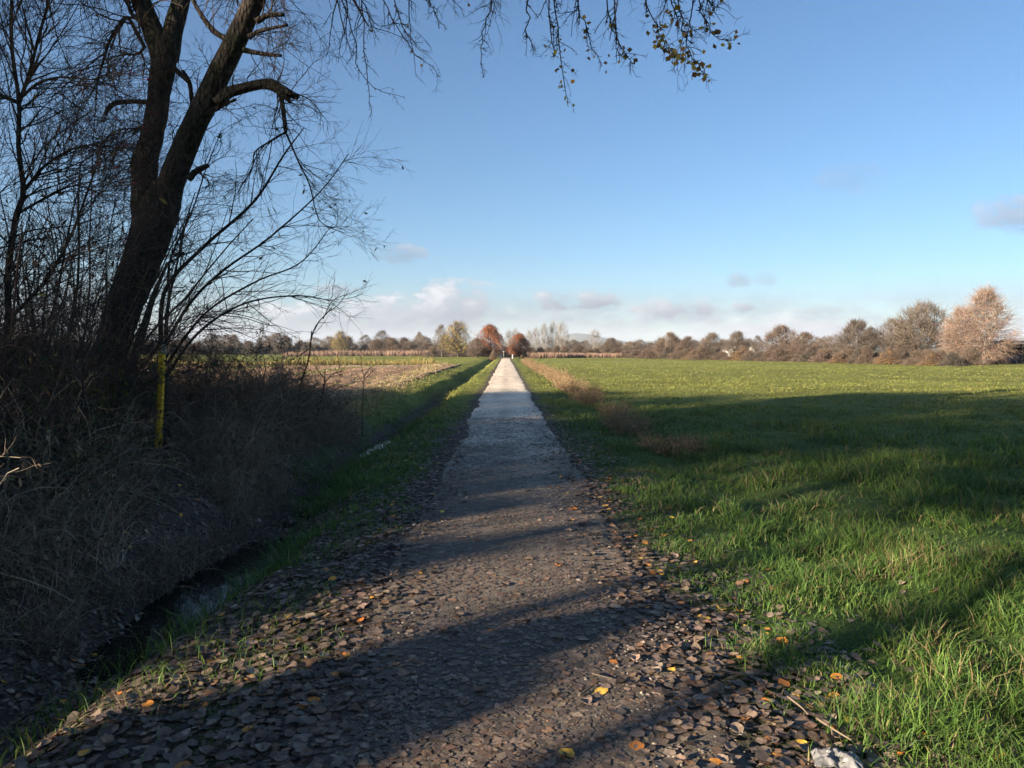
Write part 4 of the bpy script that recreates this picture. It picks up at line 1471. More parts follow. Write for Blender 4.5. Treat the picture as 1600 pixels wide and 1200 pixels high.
# ------------------------------------------------------------------ the row of tall trees behind the camera whose shade lies over the foreground
def build_lane_trees():
    pr2 = tree_proto("lane_tree", 303, 15.0, 7.4, .41, 17, 1900, TW_DARK, 1500, [[0.16, 0.10, 0.04], [0.10, 0.07, 0.03]], .20, .2, (.06, .05, .04), gap=.50, twr=.026, nst=2, twl=.30)
    pr = tree_proto("lane_tree", 301, 15.0, 8.0, .56, 20, 3300, TW_DARK, 3800, [[0.16, 0.10, 0.04], [0.10, 0.07, 0.03]], .20, .24, (.06, .05, .04), gap=.42, twr=.02)
    rng = np.random.default_rng(26)
    n = 0
    xs = list(np.arange(-76, 4, 6.6))
    for i, x in enumerate(xs):
        y = -9.0 + rng.uniform(-1.6, 1.6)
        src = (pr, pr2)[i % 2]
        o = src if n < 2 else copy_tree(src)
        n += 1
        h = LANE_H + rng.uniform(-.6, .6)
        s = h / src["_h"]
        o.location = (x + rng.uniform(-1, 1), y, float(H(x, y)))
        o.scale = (s * rng.uniform(.9, 1.1), s * rng.uniform(.9, 1.1), s)
        o.rotation_euler = (0, 0, rng.uniform(0, 6.28))
        tag(o, "tall tree in the row along the lane behind the path's near end", "tree", "row of tall trees along the lane")


LANE_H = 17.8
build_lane_trees()


def build_lane_hedge():
    """bushes beside the lane, left of and behind the camera, that keep the near ditch in shade"""
    rng = np.random.default_rng(29)
    pr = tree_proto("hedge_bush", 302, 2.6, 3.0, .0, 26, 2600, TW_BROWN, 6000, [[0.06, 0.05, 0.025], [0.09, 0.06, 0.03]], .10, .05, (.06, .05, .04), gap=.2, nst=6, twr=.008, shape=3)
    for i, (x, y, s) in enumerate([(-8.0, 3.6, 1.0), (-9.2, 1.6, 1.05), (-10.4, -.3, 1.1), (-7.4, 1.2, .8), (-11.6, -2.4, 1.1), (-13.2, -4.3, 1.15), (-6.3, -.9, .7), (-4.6, .8, .64), (-9.6, 4.8, 1.1), (-15.5, -5.5, 1.2), (-18, -6.5, 1.2)]):
        o = pr if i == 0 else copy_tree(pr)
        q = s * 2.9 / pr["_h"]
        o.location = (x, y, float(H(x, y)) - .05)
        o.scale = (q, q, q)
        o.rotation_euler = (0, 0, rng.uniform(0, 6.28))
        tag(o, "leafy brown hedge bush beside the lane left of the near ditch", "bush", "hedge bushes beside the lane")


build_lane_hedge()

# ------------------------------------------------------------------ grass
def blades(pos, hgt, wid, lean, rng, cols):
    """three-triangle blades bending over; pos (n,3)"""
    n = len(pos)
    a = rng.uniform(0, 2 * np.pi, n)
    side = np.stack([np.cos(a), np.sin(a), a * 0], -1)
    b = rng.uniform(0, 2 * np.pi, n)
    ld = np.stack([np.cos(b), np.sin(b), b * 0], -1) * (lean * rng.uniform(.3, 1.6, n))[:, None]
    hv = np.stack([a * 0, a * 0, hgt], -1)
    h1 = hgt[:, None]
    w = (wid * .5)[:, None]
    p0, p1 = pos - side * w, pos + side * w
    m = pos + hv * .55 + ld * h1 * .35
    p2, p3 = m - side * w * .8, m + side * w * .8
    t = pos + hv * (1 - .35 * np.minimum(np.linalg.norm(ld, axis=1), 1.6)[:, None] * .6) + ld * h1
    V = np.stack([p0, p1, p2, p3, t], 1).reshape(-1, 3)
    o = np.arange(n)[:, None] * 5
    q = o + np.array([[0, 1, 3, 2]])
    f = o + np.array([[2, 3, 4]])
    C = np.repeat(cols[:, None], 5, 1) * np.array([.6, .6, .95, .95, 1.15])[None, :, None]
    return V, f, q, np.clip(C, 0, .9).reshape(-1, 3)


def scatter(d0, d1, dens, rng, half=0.80):
    """points in a ring sector round the near end of the path"""
    area = half * (d1 ** 2 - d0 ** 2)
    n = int(area * dens)
    r = np.sqrt(rng.uniform(d0 ** 2, d1 ** 2, n))
    a = rng.uniform(-half, half, n)
    return r * np.sin(a), r * np.cos(a), r


GREEN = np.array([[0.072, 0.150, 0.028], [0.092, 0.178, 0.034], [0.120, 0.195, 0.038], [0.060, 0.125, 0.030]])
OLIVE = np.array([[0.165, 0.200, 0.050], [0.188, 0.212, 0.055], [0.145, 0.182, 0.045], [0.205, 0.212, 0.065]])
STRAW = np.array([[0.30, 0.24, 0.12], [0.24, 0.19, 0.09], [0.36, 0.29, 0.16]])


def build_grass():
    rng = np.random.default_rng(101)
    near, mid = MB(), MB()
    for d0, d1, dens, ws in ((1.6, 4.5, 3600, 1.0), (4.5, 8, 2000, 1.25), (8, 14, 800, 1.8), (14, 26, 215, 3.2), (26, 48, 58, 5.5), (48, 100, 12, 10.0), (100, 190, 2.4, 17.0)):
        x, y, r = scatter(d0, d1, dens, rng, 1.25 if d0 < 6 else 0.82 if d0 < 26 else 0.70)
        # where grass grows: right verge and field, left verge, the bank beyond the thicket
        e = 0.35 * (vn(x, y, .7, 71) - .5) + .25 * (vn(x, y, .25, 72) - .5)
        ed = 1.05 + .30 * sst(9, 3, y)
        right = sst(ed - .15, ed + .45, x + e)
        u = x - ditch_c(y)
        left = sst(-.95, -1.25, x + e) * sst(.02, .2, u) * (0.18 + .82 * sst(4.5, 9.5, y))
        bank = sst(-.1, -.5, u) * sst(15.5, 18.5, y + 1.5 * (x + 4)) * sst(-4.6 - .035 * np.maximum(y - 25, 0), -4.2, x)
        bank2 = sst(-.1, -.5, u) * (x > -4.6) * .10 * (y < 18)
        dit = .50 * (np.abs(u) < .6) * sst(8.5, 10.5, y) + .06 * (u < -.2) * (u > -.9) * (y < 10)
        farl = (x < -4.5) * (y > 86) * 1.0
        strip = (x < -4.5) * (y > 17.5) * (y < 21) * .35
        pr = np.maximum.reduce([right, left, bank, bank2, farl, strip, dit])
        clump = vn(x, y, .34, 73)
        patch = vn(x, y, 1.7, 74)
        pr = pr * np.clip(.28 + 1.4 * (clump - .10), 0, 1)
        # bare leafy spots in the near grass
        bare = sst(.62, .75, vn(x, y, .8, 75)) * sst(7, 3, r)
        pr = pr * (1 - .75 * bare)
        keep = rng.uniform(size=len(x)) < pr
        x, y, r, clump, patch = x[keep], y[keep], r[keep], clump[keep], patch[keep]
        n = len(x)
        isr = x > 1
        h = np.where(isr, .04 + .165 * clump ** 1.6 * (.35 + 1.5 * patch), .05 + .08 * clump)
        h = np.where(~isr, h * (1 + 1.1 * np.exp(-((x - ditch_c(y) - .3) / .4) ** 2)), h)
        h = h * rng.uniform(.45, 1.45, n)
        h = h * (1 - .45 * np.exp(-((np.abs(x) - 1.1) / .35) ** 2))
        h = h * (1 - .35 * sst(14, 30, r))
        w = .0055 * ws * rng.uniform(.7, 1.3, n)
        far = sst(9, 30, r + 5 * (vn(x, y, 3, 76) - .5))
        c1 = GREEN[rng.integers(0, 4, n)]
        c2 = OLIVE[rng.integers(0, 4, n)]
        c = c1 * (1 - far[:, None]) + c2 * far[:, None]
        st = rng.uniform(size=n) < (.07 + .16 * (vn(x, y, .9, 77) > .62)) * (1 - .7 * far)
        c = np.where(st[:, None], STRAW[rng.integers(0, 3, n)] * .8, c)
        c = c * (.72 + .56 * vn(x, y, 1.3, 78))[:, None] * rng.uniform(.75, 1.25, (n, 1))
        yel = (vn(x, y, 2.4, 79) * .5)[:, None]
        c = c * (1 - yel) + c * np.array([1.35, 1.12, .8]) * yel
        pos = np.stack([x, y, H(x, y) - .012], -1)
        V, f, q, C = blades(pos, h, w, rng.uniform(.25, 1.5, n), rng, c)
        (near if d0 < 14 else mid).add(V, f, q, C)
    tag(near.build("grass", M_GRASS), "lush green grass along both sides of the near path", "grass", kind="stuff")
    tag(mid.build("meadow_grass", M_GRASS), "short olive green grass of the wide open field", "grass", kind="stuff")


build_grass()


def stalks(pos, hgt, r, lean, rng, cols, k=5, bend=.12, drop=.03):
    n = len(pos)
    a = rng.uniform(0, 2 * np.pi, n)
    d = nrm(np.stack([np.cos(a) * lean, np.sin(a) * lean, np.ones(n)], -1))
    P = np.empty((n, k, 3))
    P[:, 0] = pos
    for j in range(1, k):
        d = nrm(d + rng.normal(size=(n, 3)) * bend - np.array([0, 0, drop * j]))
        P[:, j] = P[:, j - 1] + d * (hgt / (k - 1))[:, None]
    R = r[:, None] * np.linspace(1, .35, k)[None]
    V, q, _ = tubes(P, R, 3)
    return V, q, np.repeat(cols, k * 3, 0), P, R


def build_dry_grass():
    rng = np.random.default_rng(102)
    mb = MB()
    # on the thicket bank
    n = 10000
    y = rng.uniform(4.2, 18, n)
    x = ditch_c(y) - rng.uniform(.45, 5.4, n) ** 1.0
    g = vn(x, y, .9, 81)
    keep = (rng.uniform(size=n) < np.clip(2.4 * (g - .30), .10, 1)) & (x > -9)
    x, y = x[keep], y[keep]
    n = len(x)
    tall = sst(-3.2, -4.6, x)
    h = rng.uniform(.15, .5, n) + tall * rng.uniform(0, 1.15, n) ** 2
    h = np.where((np.abs(x / y + .462) < .05) & (y < 11.8), np.minimum(h, .12), h)
    h = h * (1 - .5 * sst(.9, .5, np.abs(x - ditch_c(y))))
    cols = jitter_cols([[0.26, 0.21, 0.15], [0.34, 0.28, 0.20], [0.16, 0.125, 0.095], [0.44, 0.36, 0.26]], n, rng)
    V, q, C, *_ = stalks(np.stack([x, y, H(x, y) - .02], -1), h, rng.uniform(.0022, .0058, n), rng.uniform(.1, 1.8, n), rng, cols, 6, .30, .05)
    mb.add(V, None, q, C)
    tag(mb.build("dry_grass", M_DRY), "tangle of dead grass and stalks on the ditch bank", "grass", kind="stuff")
    # tall pale stalks standing in front of the thicket, singly
    mb = MB()
    for i, (px, py, top, Y, lean) in enumerate([(100, 790, 690, 9.2, 12), (136, 800, 700, 9.2, 12), (168, 790, 640, 9.4, 14), (118, 780, 705, 9.4, 10), (160, 780, 600, 10, -3), (330, 722, 625, 11.4, 7), (305, 740, 670, 11.4, 3), (255, 935, 820, 7.7, 4), (24, 900, 700, 7.6, 20), (60, 860, 690, 8, 10), (395, 760, 690, 12, 3), (440, 755, 680, 12.5, 6)]):
        b = at(px, py, Y)
        b[2] = float(H(b[0], Y)) - .03
        t = at(px + lean, top, Y)
        P, R = spline(np.array([b, b * .6 + t * .4 + rng.normal(size=3) * .012, b * .25 + t * .75 + rng.normal(size=3) * .02, t]), [.008, .007, .0055, .003], 10)
        mb = MB()
        V, q, _ = tubes(P[None], R[None], 5)
        mb.add(V, None, q, jitter_cols([[0.26, 0.21, 0.15], [0.20, 0.16, 0.11]], 1, rng)[0])
        g = grow(P[None], R[None], 3.0, .35, 1.0, .22, .6, 4, .7, .1, .02, rng, .5, rmin=.002)
        if len(g[0]):
            V, q, _ = tubes(*g, 3)
            mb.add(V, None, q, np.array([.18, .14, .10]))
        o = mb.build("dry_stalk", M_DRY)
        tag(o, "pale dead stalk standing up from the ditch bank before the thicket", "stalk", "pale dead stalks on the ditch bank")


build_dry_grass()


def build_brush():
    """dead arching stalks and canes on the near ditch bank, clump by clump"""
    rng = np.random.default_rng(120)
    protos = []
    for s in range(4):
        r = np.random.default_rng(500 + s)
        n = 70
        a = r.uniform(0, 6.28, n)
        rad = np.sqrt(r.uniform(0, 1, n)) * .5
        pos = np.stack([np.cos(a) * rad, np.sin(a) * rad, -.04 + a * 0], -1)
        cols = jitter_cols([[0.32, 0.255, 0.185], [0.42, 0.34, 0.25], [0.22, 0.17, 0.125], [0.50, 0.42, 0.31]], n, r)
        V, q, C, P, R = stalks(pos, r.uniform(.5, 1.35, n), r.uniform(.003, .008, n), r.uniform(.05, .9, n), r, cols, 8, .16, .035)
        mb = MB()
        mb.add(V, None, q, C)
        st = mb.mesh("stalks")
        st.materials.append(M_DRY)
        g = grow(P, R, 7, .2, 1, .34, .7, 6, .7, .2, -.03, r, .4, rmin=.0022)
        V, q, _ = tubes(*g, 3)
        mb = MB()
        mb.add(V, None, q, np.repeat(jitter_cols([[0.28, 0.215, 0.15], [0.19, 0.145, 0.11], [0.37, 0.29, 0.21]], len(g[0]), r), 18, 0))
        lp = pick(g, 420, r, .2)
        V, F3 = leaves(lp, .07, r, .4, 0, 1.2)
        mb.add(V, F3, None, np.repeat(jitter_cols([[0.15, 0.11, 0.075], [0.22, 0.17, 0.11], [0.05, 0.06, 0.028], [0.10, 0.075, 0.05]], len(lp), r), 4, 0))
        tw = mb.mesh("side_shoots")
        tw.materials.append(M_DRY)
        protos.append((st, tw))
    spots = []
    for y in np.arange(5.0, 17.8, .52):
        for k in range(4 if y < 12 else 2):
            u = rng.uniform(.6, 2.5) if y < 12 else rng.uniform(.6, 1.6)
            x = float(ditch_c(y)) - u
            if abs(x / y + .462) < .085 and y < 11.6:
                continue
            spots.append((x, y + rng.uniform(-.25, .25), (.42 + .45 * min(u - .5, 1.3)) * rng.uniform(.75, 1.25)))
    for y in np.arange(5.2, 11.5, .45):
        u = rng.uniform(.32, .62)
        spots.append((float(ditch_c(y)) - u, y, rng.uniform(.28, .48)))
    for i, (x, y, s) in enumerate(spots):
        where = ("at the lane end of the ditch bank" if y < 7 else "on the ditch bank below the thin berry tree" if y < 9.4 else "on the ditch bank below the big trunk" if y < 11.2
                 else "on the ditch bank just past the yellow post" if y < 14.2 else "on the ditch bank below the dark broken stem")
        lab = ("low clump" if s < .5 else "tall clump") + " of dead tan stalks " + where
        root = empty("dead_stalk_clump", (x, y, float(H(x, y))), lab, "weeds", lab.replace("clump", "clumps"))
        root.scale = (s, s, s)
        root.rotation_euler = (0, 0, rng.uniform(0, 6.28))
        for nm, me in zip(("stalks", "side_shoots"), protos[i % 4]):
            o = obj(nm, me, None, root)
            o["kind"] = "stuff"


build_brush()


def build_weeds():
    """brown dead weeds along the right verge, clump by clump"""
    rng = np.random.default_rng(103)
    protos = []
    for s in range(4):
        r = np.random.default_rng(400 + s)
        n = 95
        a = r.uniform(0, 6.28, n)
        rad = np.sqrt(r.uniform(0, 1, n)) * .42
        pos = np.stack([np.cos(a) * rad, np.sin(a) * rad, -.03 + a * 0], -1)
        cols = jitter_cols([[0.26, 0.165, 0.085], [0.34, 0.23, 0.13], [0.18, 0.115, 0.065], [0.42, 0.30, 0.17]], n, r)
        V, q, C, P, R = stalks(pos, r.uniform(.30, .78, n), r.uniform(.003, .006, n), r.uniform(.05, .75, n), r, cols, 6, .10, .03)
        mb = MB()
        mb.add(V, None, q, C)
        st = mb.mesh("stalks")
        st.materials.append(M_DRY)
        g = grow(P, R, 6, .3, 1, .16, .6, 4, .8, .12, .03, r, .5, rmin=.0018)
        V, q, _ = tubes(*g, 3)
        mb = MB()
        mb.add(V, None, q, np.repeat(jitter_cols([[0.28, 0.195, 0.115], [0.20, 0.135, 0.08], [0.38, 0.28, 0.17]], len(g[0]), r), 12, 0))
        lp = pick(g, 600, r, .3)
        V, F3 = leaves(lp, .045, r, .45, 0, .4)
        mb.add(V, F3, None, np.repeat(jitter_cols([[0.30, 0.20, 0.11], [0.21, 0.135, 0.075], [0.40, 0.285, 0.16]], len(lp), r), 4, 0))
        hd = mb.mesh("seed_heads")
        hd.materials.append(M_DRY)
        protos.append((st, hd))

    def clump(x, y, s, sz, lab, k, group="dead weeds along the right verge"):
        root = empty("weed_clump", (x, y, float(H(x, y))), lab, "weeds", group)
        root.scale = (s, s, sz)
        root.rotation_euler = (0, 0, rng.uniform(0, 6.28))
        for nm, me in zip(("stalks", "seed_heads"), protos[k % 4]):
            o = obj(nm, me, None, root)
            o["kind"] = "stuff"

    lab0 = "low tawny tussock of dead weeds, the first along the right verge"
    for i, (x, y, s, z) in enumerate([(2.95, 13.4, .95, .62), (3.35, 13.8, .8, .55), (2.75, 13.9, .7, .45)]):
        clump(x, y, s, z, lab0, i, "tussock of dead weeds at the verge's near end")
    y = 15.8
    i = 0
    while y < 120:
        x = 2.85 + rng.normal() * .22 + .003 * y
        g = float(vn(y, 0.0, 6.0, 88))
        s = rng.uniform(.6, 1.05) * (1 + .003 * y)
        lab = "dark shaded clump of dead brown weeds on the right verge" if y < 27 else "sunlit tawny clump of dead weeds on the right verge"
        if g > .30:
            clump(x, y, s, s * rng.uniform(.55, 1.25), lab, i, "dead weeds in the shade on the right verge" if y < 27 else "sunlit dead weeds on the right verge")
        y += rng.uniform(.55, .95) * (1 + .016 * y)
        i += 1


build_weeds()


def build_field_strips():
    rng = np.random.default_rng(104)
    # dry maize strip at the far edge of the tilled field
    mb = MB()
    n = 9000
    x = -8 - 70 * rng.uniform(0, 1, n)
    y = 83.5 + rng.uniform(0, 9, n) + 3 * (vn(x, x * 0, 6, 90) - .5)
    h = (.15 + 1.0 * vn(x, y, 7, 91) ** 1.4) * rng.uniform(.7, 1.25, n)
    c = jitter_cols([[0.30, 0.23, 0.08], [0.24, 0.20, 0.07], [0.36, 0.28, 0.12]], n, rng)
    V, f, q, C = blades(np.stack([x, y, H(x, y) - .02], -1), h, np.full(n, .05), rng.uniform(.15, .9, n), rng, c)
    mb.add(V, f, q, C)
    tag(mb.build("maize_strip", M_DRY), "strip of dry yellow maize along the tilled field", "crop", kind="stuff")
    # reddish reeds in front of the far left scrub and along the far end of the right field
    mb = MB()
    n = 5200
    x = np.concatenate([rng.uniform(-70, -9, n), rng.uniform(4, 40, n)])
    y = np.concatenate([rng.uniform(235, 262, n), rng.uniform(186, 200, n)])
    n = len(x)
    h = (1.2 + 1.0 * vn(x, y, 9, 92)) * rng.uniform(.7, 1.2, n) * np.where(x > 0, .7, 1)
    c = jitter_cols([[0.24, 0.155, 0.115], [0.30, 0.20, 0.14], [0.17, 0.11, 0.09]], n, rng)
    V, f, q, C = blades(np.stack([x, y, H(x, y) - .02], -1), h, np.full(n, .16), rng.uniform(.05, .4, n), rng, c)
    mb.add(V, f, q, C)
    tag(mb.build("reed_bed", M_DRY), "reddish brown reeds along the far edges of the fields", "reeds", kind="stuff")
    # pale dead grass on the field edge beside the ditch, and straw on the tilled soil
    mb = MB()
    n = 9000
    y = 20 + 70 * rng.uniform(0, 1, n) ** 1.7
    x = -4.3 - .045 * np.maximum(y - 22, 0) - rng.normal(size=n) * .45 - rng.uniform(0, .6, n)
    h = rng.uniform(.06, .22, n)
    c = jitter_cols([[0.36, 0.28, 0.16], [0.28, 0.22, 0.12], [0.20, 0.18, 0.08]], n, rng)
    V, f, q, C = blades(np.stack([x, y, H(x, y) - .02], -1), h, .006 + .0005 * y, rng.uniform(.2, .9, n), rng, c)
    mb.add(V, f, q, C)
    n = 5000
    y = 21 + 60 * rng.uniform(0, 1, n) ** 1.5
    x = -5.2 - rng.uniform(0, 1, n) ** 1.3 * (20 + y * .5)
    V, f, q, C = blades(np.stack([x, y, H(x, y) + .01], -1), rng.uniform(.05, .16, n), .012 + .0011 * y, rng.uniform(.6, 1.6, n), rng, jitter_cols([[0.34, 0.25, 0.16], [0.40, 0.31, 0.21], [0.22, 0.145, 0.09]], n, rng))
    mb.add(V, f, q, C)
    tag(mb.build("stubble", M_DRY), "pale straw and dead grass on the tilled field and its edge", "stubble", kind="stuff")


build_field_strips()


# ------------------------------------------------------------------ fallen leaves, gravel and small things on the path
def leaf_shape(kind, curl, cup, rng):
    """broad rounded leaf, tip along +x, unit length: midrib of 4 points, wavy margin, stalk; returns V, F3"""
    t = np.array([.02, .12, .26, .43, .60, .77, .91])
    wd = (.50, .56, .40)[kind % 3]
    sk = (.92, .82, 1.0)[kind % 3]
    mid = np.array([0, .33, .66, 1.04])
    V = [(m - .5, 0, 0) for m in mid]
    for s in (1, -1):
        y = s * wd * .9 * np.sqrt(np.sin(np.pi * t ** sk)) * (1 + rng.normal(size=7) * .05)
        V += list(np.stack([t - .5 + rng.normal(size=7) * .015, y, t * 0], -1))
    V = np.array(V)
    V[:, 2] = curl * V[:, 0] ** 2 * 1.1 + cup * V[:, 1] ** 2 * 1.6 + rng.normal(size=len(V)) * .016
    near = [0, 0, 1, 1, 2, 2, 3]
    F = []
    for b, flip in ((4, 1), (11, 0)):
        for i in range(6):
            m0, m1 = near[i], near[i + 1]
            tr = [(m0, b + i, b + i + 1)] + ([(m0, b + i + 1, m1)] if m1 != m0 else [])
            F += [f[::-1] if flip else f for f in tr]
    n = len(V)
    z0 = V[0, 2]
    V = np.concatenate([V, [(-.5, .014, z0), (-.5, -.014, z0), (-.88, .10, z0 + .04)]])
    F.append((n, n + 1, n + 2))
    return V, np.array(F)


LEAF_TONE = np.array([1.22] * 4 + [.92] * 14 + [1.25] * 3)
BROWN_L = np.array([[0.140, 0.100, 0.073], [0.172, 0.124, 0.091], [0.112, 0.083, 0.063], [0.215, 0.158, 0.115], [0.168, 0.100, 0.060], [0.095, 0.072, 0.056]])
ORANGE_L = np.array([[0.52, 0.20, 0.035], [0.60, 0.27, 0.05], [0.40, 0.15, 0.03], [0.62, 0.38, 0.06]])


def build_fallen_leaves():
    rng = np.random.default_rng(105)
    shapes = [leaf_shape(k % 3, *((rng.uniform(-.15, .2), rng.uniform(-.15, .3)) if k % 4 else (rng.uniform(.3, .8), rng.uniform(.4, .9))), rng) for k in range(12)]
    nv = len(shapes[0][0])
    N = 64000
    y = 1.9 + 22 * rng.uniform(0, 1, N) ** 1.9
    x = rng.uniform(-7.5, 3.4, N)
    # how thick the leaves lie
    ax = np.abs(x)
    edge = np.exp(-((ax - 1.05) / .42) ** 2)
    pth = (.16 + .26 * sst(.3, .9, ax)) * (ax < 1.0) * sst(12, 5, y)
    lft = sst(-.9, -1.3, x) * (.85 * sst(12, 6, y) + .22) * (1 - .25 * sst(-2.4, -3.2, x)) * (1 - .9 * sst(-5.2, -6.5, x))
    rgt = .7 * sst(.9, 1.2, x) * sst(2.0, 1.3, x - .25 * (5 - y).clip(0, 3)) + .09 * (x > 1.2) * sst(10, 4, y)
    dn = np.maximum.reduce([edge * sst(24, 8, y), pth, lft, rgt])
    g = vn(x, y, .5, 95) * .6 + vn(x, y, 1.4, 96) * .4
    dn = dn * np.clip(.15 + 1.7 * (g - .18), 0, 1.2)
    wat = (np.abs(x - ditch_c(y)) < .24) & (H(x, y) < -.50)
    dn = np.maximum(dn, .42 * (np.abs(x - ditch_c(y)) < .75) * sst(16, 9, y))
    keep = (rng.uniform(size=N) < dn) & ~(wat & (rng.uniform(size=N) < .85))
    x, y = x[keep], y[keep]
    n = len(x)
    on_path = np.abs(x - .05) < .93
    z = H(x, y) + np.where(on_path, .030, .010) + rng.uniform(0, .007, n) + .006 * (~on_path) * rng.uniform(0, 1, n)
    z = np.maximum(z, -.51)
    size = rng.uniform(.036, .078, n) * np.where(x < -2.2, .66, .93)
    yaw = rng.uniform(0, 6.28, n)
    tilt = rng.normal(size=n) * np.where(on_path, .05, np.where(x < -2.4, .32, .15))
    roll = rng.normal(size=n) * np.where(on_path, .05, np.where(x < -2.4, .32, .15))
    kind = rng.integers(0, 12, n)
    org = rng.uniform(size=n) < np.where(x > 1.0, .085, .030)
    col = np.where(org[:, None], jitter_cols(ORANGE_L, n, rng, .2, .08), jitter_cols(BROWN_L, n, rng, .34, .03))
    # the largest ones in view become objects of their own
    u = x / y
    vis = (np.abs(u) < .66) & (1.7 - z < y * .60) & (y > 2.5)
    score = np.where(vis, size / np.hypot(y, 1.7), 0) * np.where(org, 1.25, 1)
    order = np.argsort(-score)
    solo = np.zeros(n, bool)
    solo[order[:300]] = True
    cyw, syw = np.cos(yaw), np.sin(yaw)
    # slope of the ground under each leaf
    gx = (H(x + .04, y) - H(x - .04, y)) / .08
    gy = (H(x, y + .04) - H(x, y - .04)) / .08
    mb = MB()
    for k in range(12):
        m = (kind == k) & ~solo
        if not m.any():
            continue
        V0, F0 = shapes[k]
        L = V0[None] * size[m][:, None, None]
        xx = L[..., 0] * cyw[m][:, None] - L[..., 1] * syw[m][:, None]
        yy = L[..., 0] * syw[m][:, None] + L[..., 1] * cyw[m][:, None]
        zz = L[..., 2] + xx * (gx[m] + tilt[m])[:, None] + yy * (gy[m] + roll[m])[:, None]
        V = np.stack([x[m][:, None] + xx, y[m][:, None] + yy, z[m][:, None] + zz], -1).reshape(-1, 3)
        F3 = (np.arange(m.sum())[:, None, None] * nv + F0[None]).reshape(-1, 3)
        mb.add(V, F3, None, np.repeat(col[m], nv, 0) * np.tile(LEAF_TONE, m.sum())[:, None])
    # trodden scraps of leaf pressed into the path
    nf = 95000
    fy = 1.9 + 17 * rng.uniform(0, 1, nf) ** 1.7
    fx = rng.normal(size=nf) * 1.3
    kf = (fx > -3.4) & (fx < 2.0) & (vn(fx, fy, .45, 98) + .25 * rng.normal(size=nf) > .38)
    bxx = rng.uniform(-6.0, -2.0, 26000)
    fx = np.concatenate([fx[kf], bxx])
    fy = np.concatenate([fy[kf], 3.5 + 9 * rng.uniform(0, 1, 26000)])
    nf = len(fx)
    fs = .006 + .03 * rng.uniform(0, 1, nf) ** 2.2
    fa = rng.uniform(0, 6.28, nf)
    q4 = np.array([(1, .1), (.15, .75), (-.9, .2), (-.1, -.7)])
    jt = q4[None] * rng.uniform(.6, 1.3, (nf, 4, 1)) * fs[:, None, None]
    X4 = jt[..., 0] * np.cos(fa)[:, None] - jt[..., 1] * np.sin(fa)[:, None]
    Y4 = jt[..., 0] * np.sin(fa)[:, None] + jt[..., 1] * np.cos(fa)[:, None]
    pz = np.where(np.abs(fx - .05) < .9, .034 - .022 * np.minimum(np.abs(fx), 1) ** 2, .006)
    Z4 = (H(fx, fy) + pz + .002)[:, None] + rng.uniform(0, .004, (nf, 4))
    V = np.stack([X4 + fx[:, None], Y4 + fy[:, None], Z4], -1).reshape(-1, 3)
    mb.add(V, None, np.arange(nf * 4).reshape(-1, 4), np.repeat(jitter_cols(BROWN_L, nf, rng, .25, .03), 4, 0))
    tag(mb.build("leaf_litter", M_LITTER), "carpet of grey brown fallen leaves over path, verge and ditch bank", "leaves", kind="stuff")

    # materials for single leaves: colour varies from leaf to leaf
    def leaf_mat(name, stops):
        m, nt, b = mat_new(name)
        oi = nt.nodes.new("ShaderNodeObjectInfo")
        nz = link_noise(nt, 14, 6, .7)
        c = ramp(nt, oi.outputs["Random"], stops)
        c = mixrgb(nt, 1.0, c, ramp(nt, nz.outputs["Fac"], [(.3, (.55, .55, .55)), (.7, (1.35, 1.35, 1.35))]), 'MULTIPLY')
        nt.links.new(c, b.inputs["Base Color"])
        b.inputs["Roughness"].default_value = .6
        b.inputs["Specular IOR Level"].default_value = .35
        return m

    mbn = leaf_mat("brown_leaf", [(0, (.080, .062, .050)), (.3, (.132, .097, .073)), (.6, (.165, .122, .092)), (.85, (.215, .160, .118)), (1, (.155, .093, .058))])
    mor = leaf_mat("orange_leaf", [(0, (.40, .15, .03)), (.4, (.52, .20, .035)), (.75, (.60, .27, .05)), (1, (.62, .40, .06))])
    meshes = {}
    for k in range(12):
        for o_, mt in ((0, mbn), (1, mor)):
            me = make_mesh("fallen_leaf", shapes[k][0], [shapes[k][1]])
            me.materials.append(mt)
            meshes[(k, o_)] = me
    for i in order[:300]:
        ob = bpy.data.objects.new("fallen_leaf", meshes[(int(kind[i]), int(org[i]))])
        COL.objects.link(ob)
        ob.location = (x[i], y[i], z[i])
        ob.rotation_euler = (math.atan(gy[i] + roll[i]), -math.atan(gx[i] + tilt[i]), yaw[i])
        s = float(size[i])
        ob.scale = (s, s, s)
        where = "on the trodden path" if on_path[i] else ("in the grass right of the path" if x[i] > 0 else "on the verge left of the path")
        c = "bright orange" if org[i] else "grey brown"
        tag(ob, f"{c} fallen leaf lying {where}", "leaf", f"{c} fallen leaves {where}")


build_fallen_leaves()


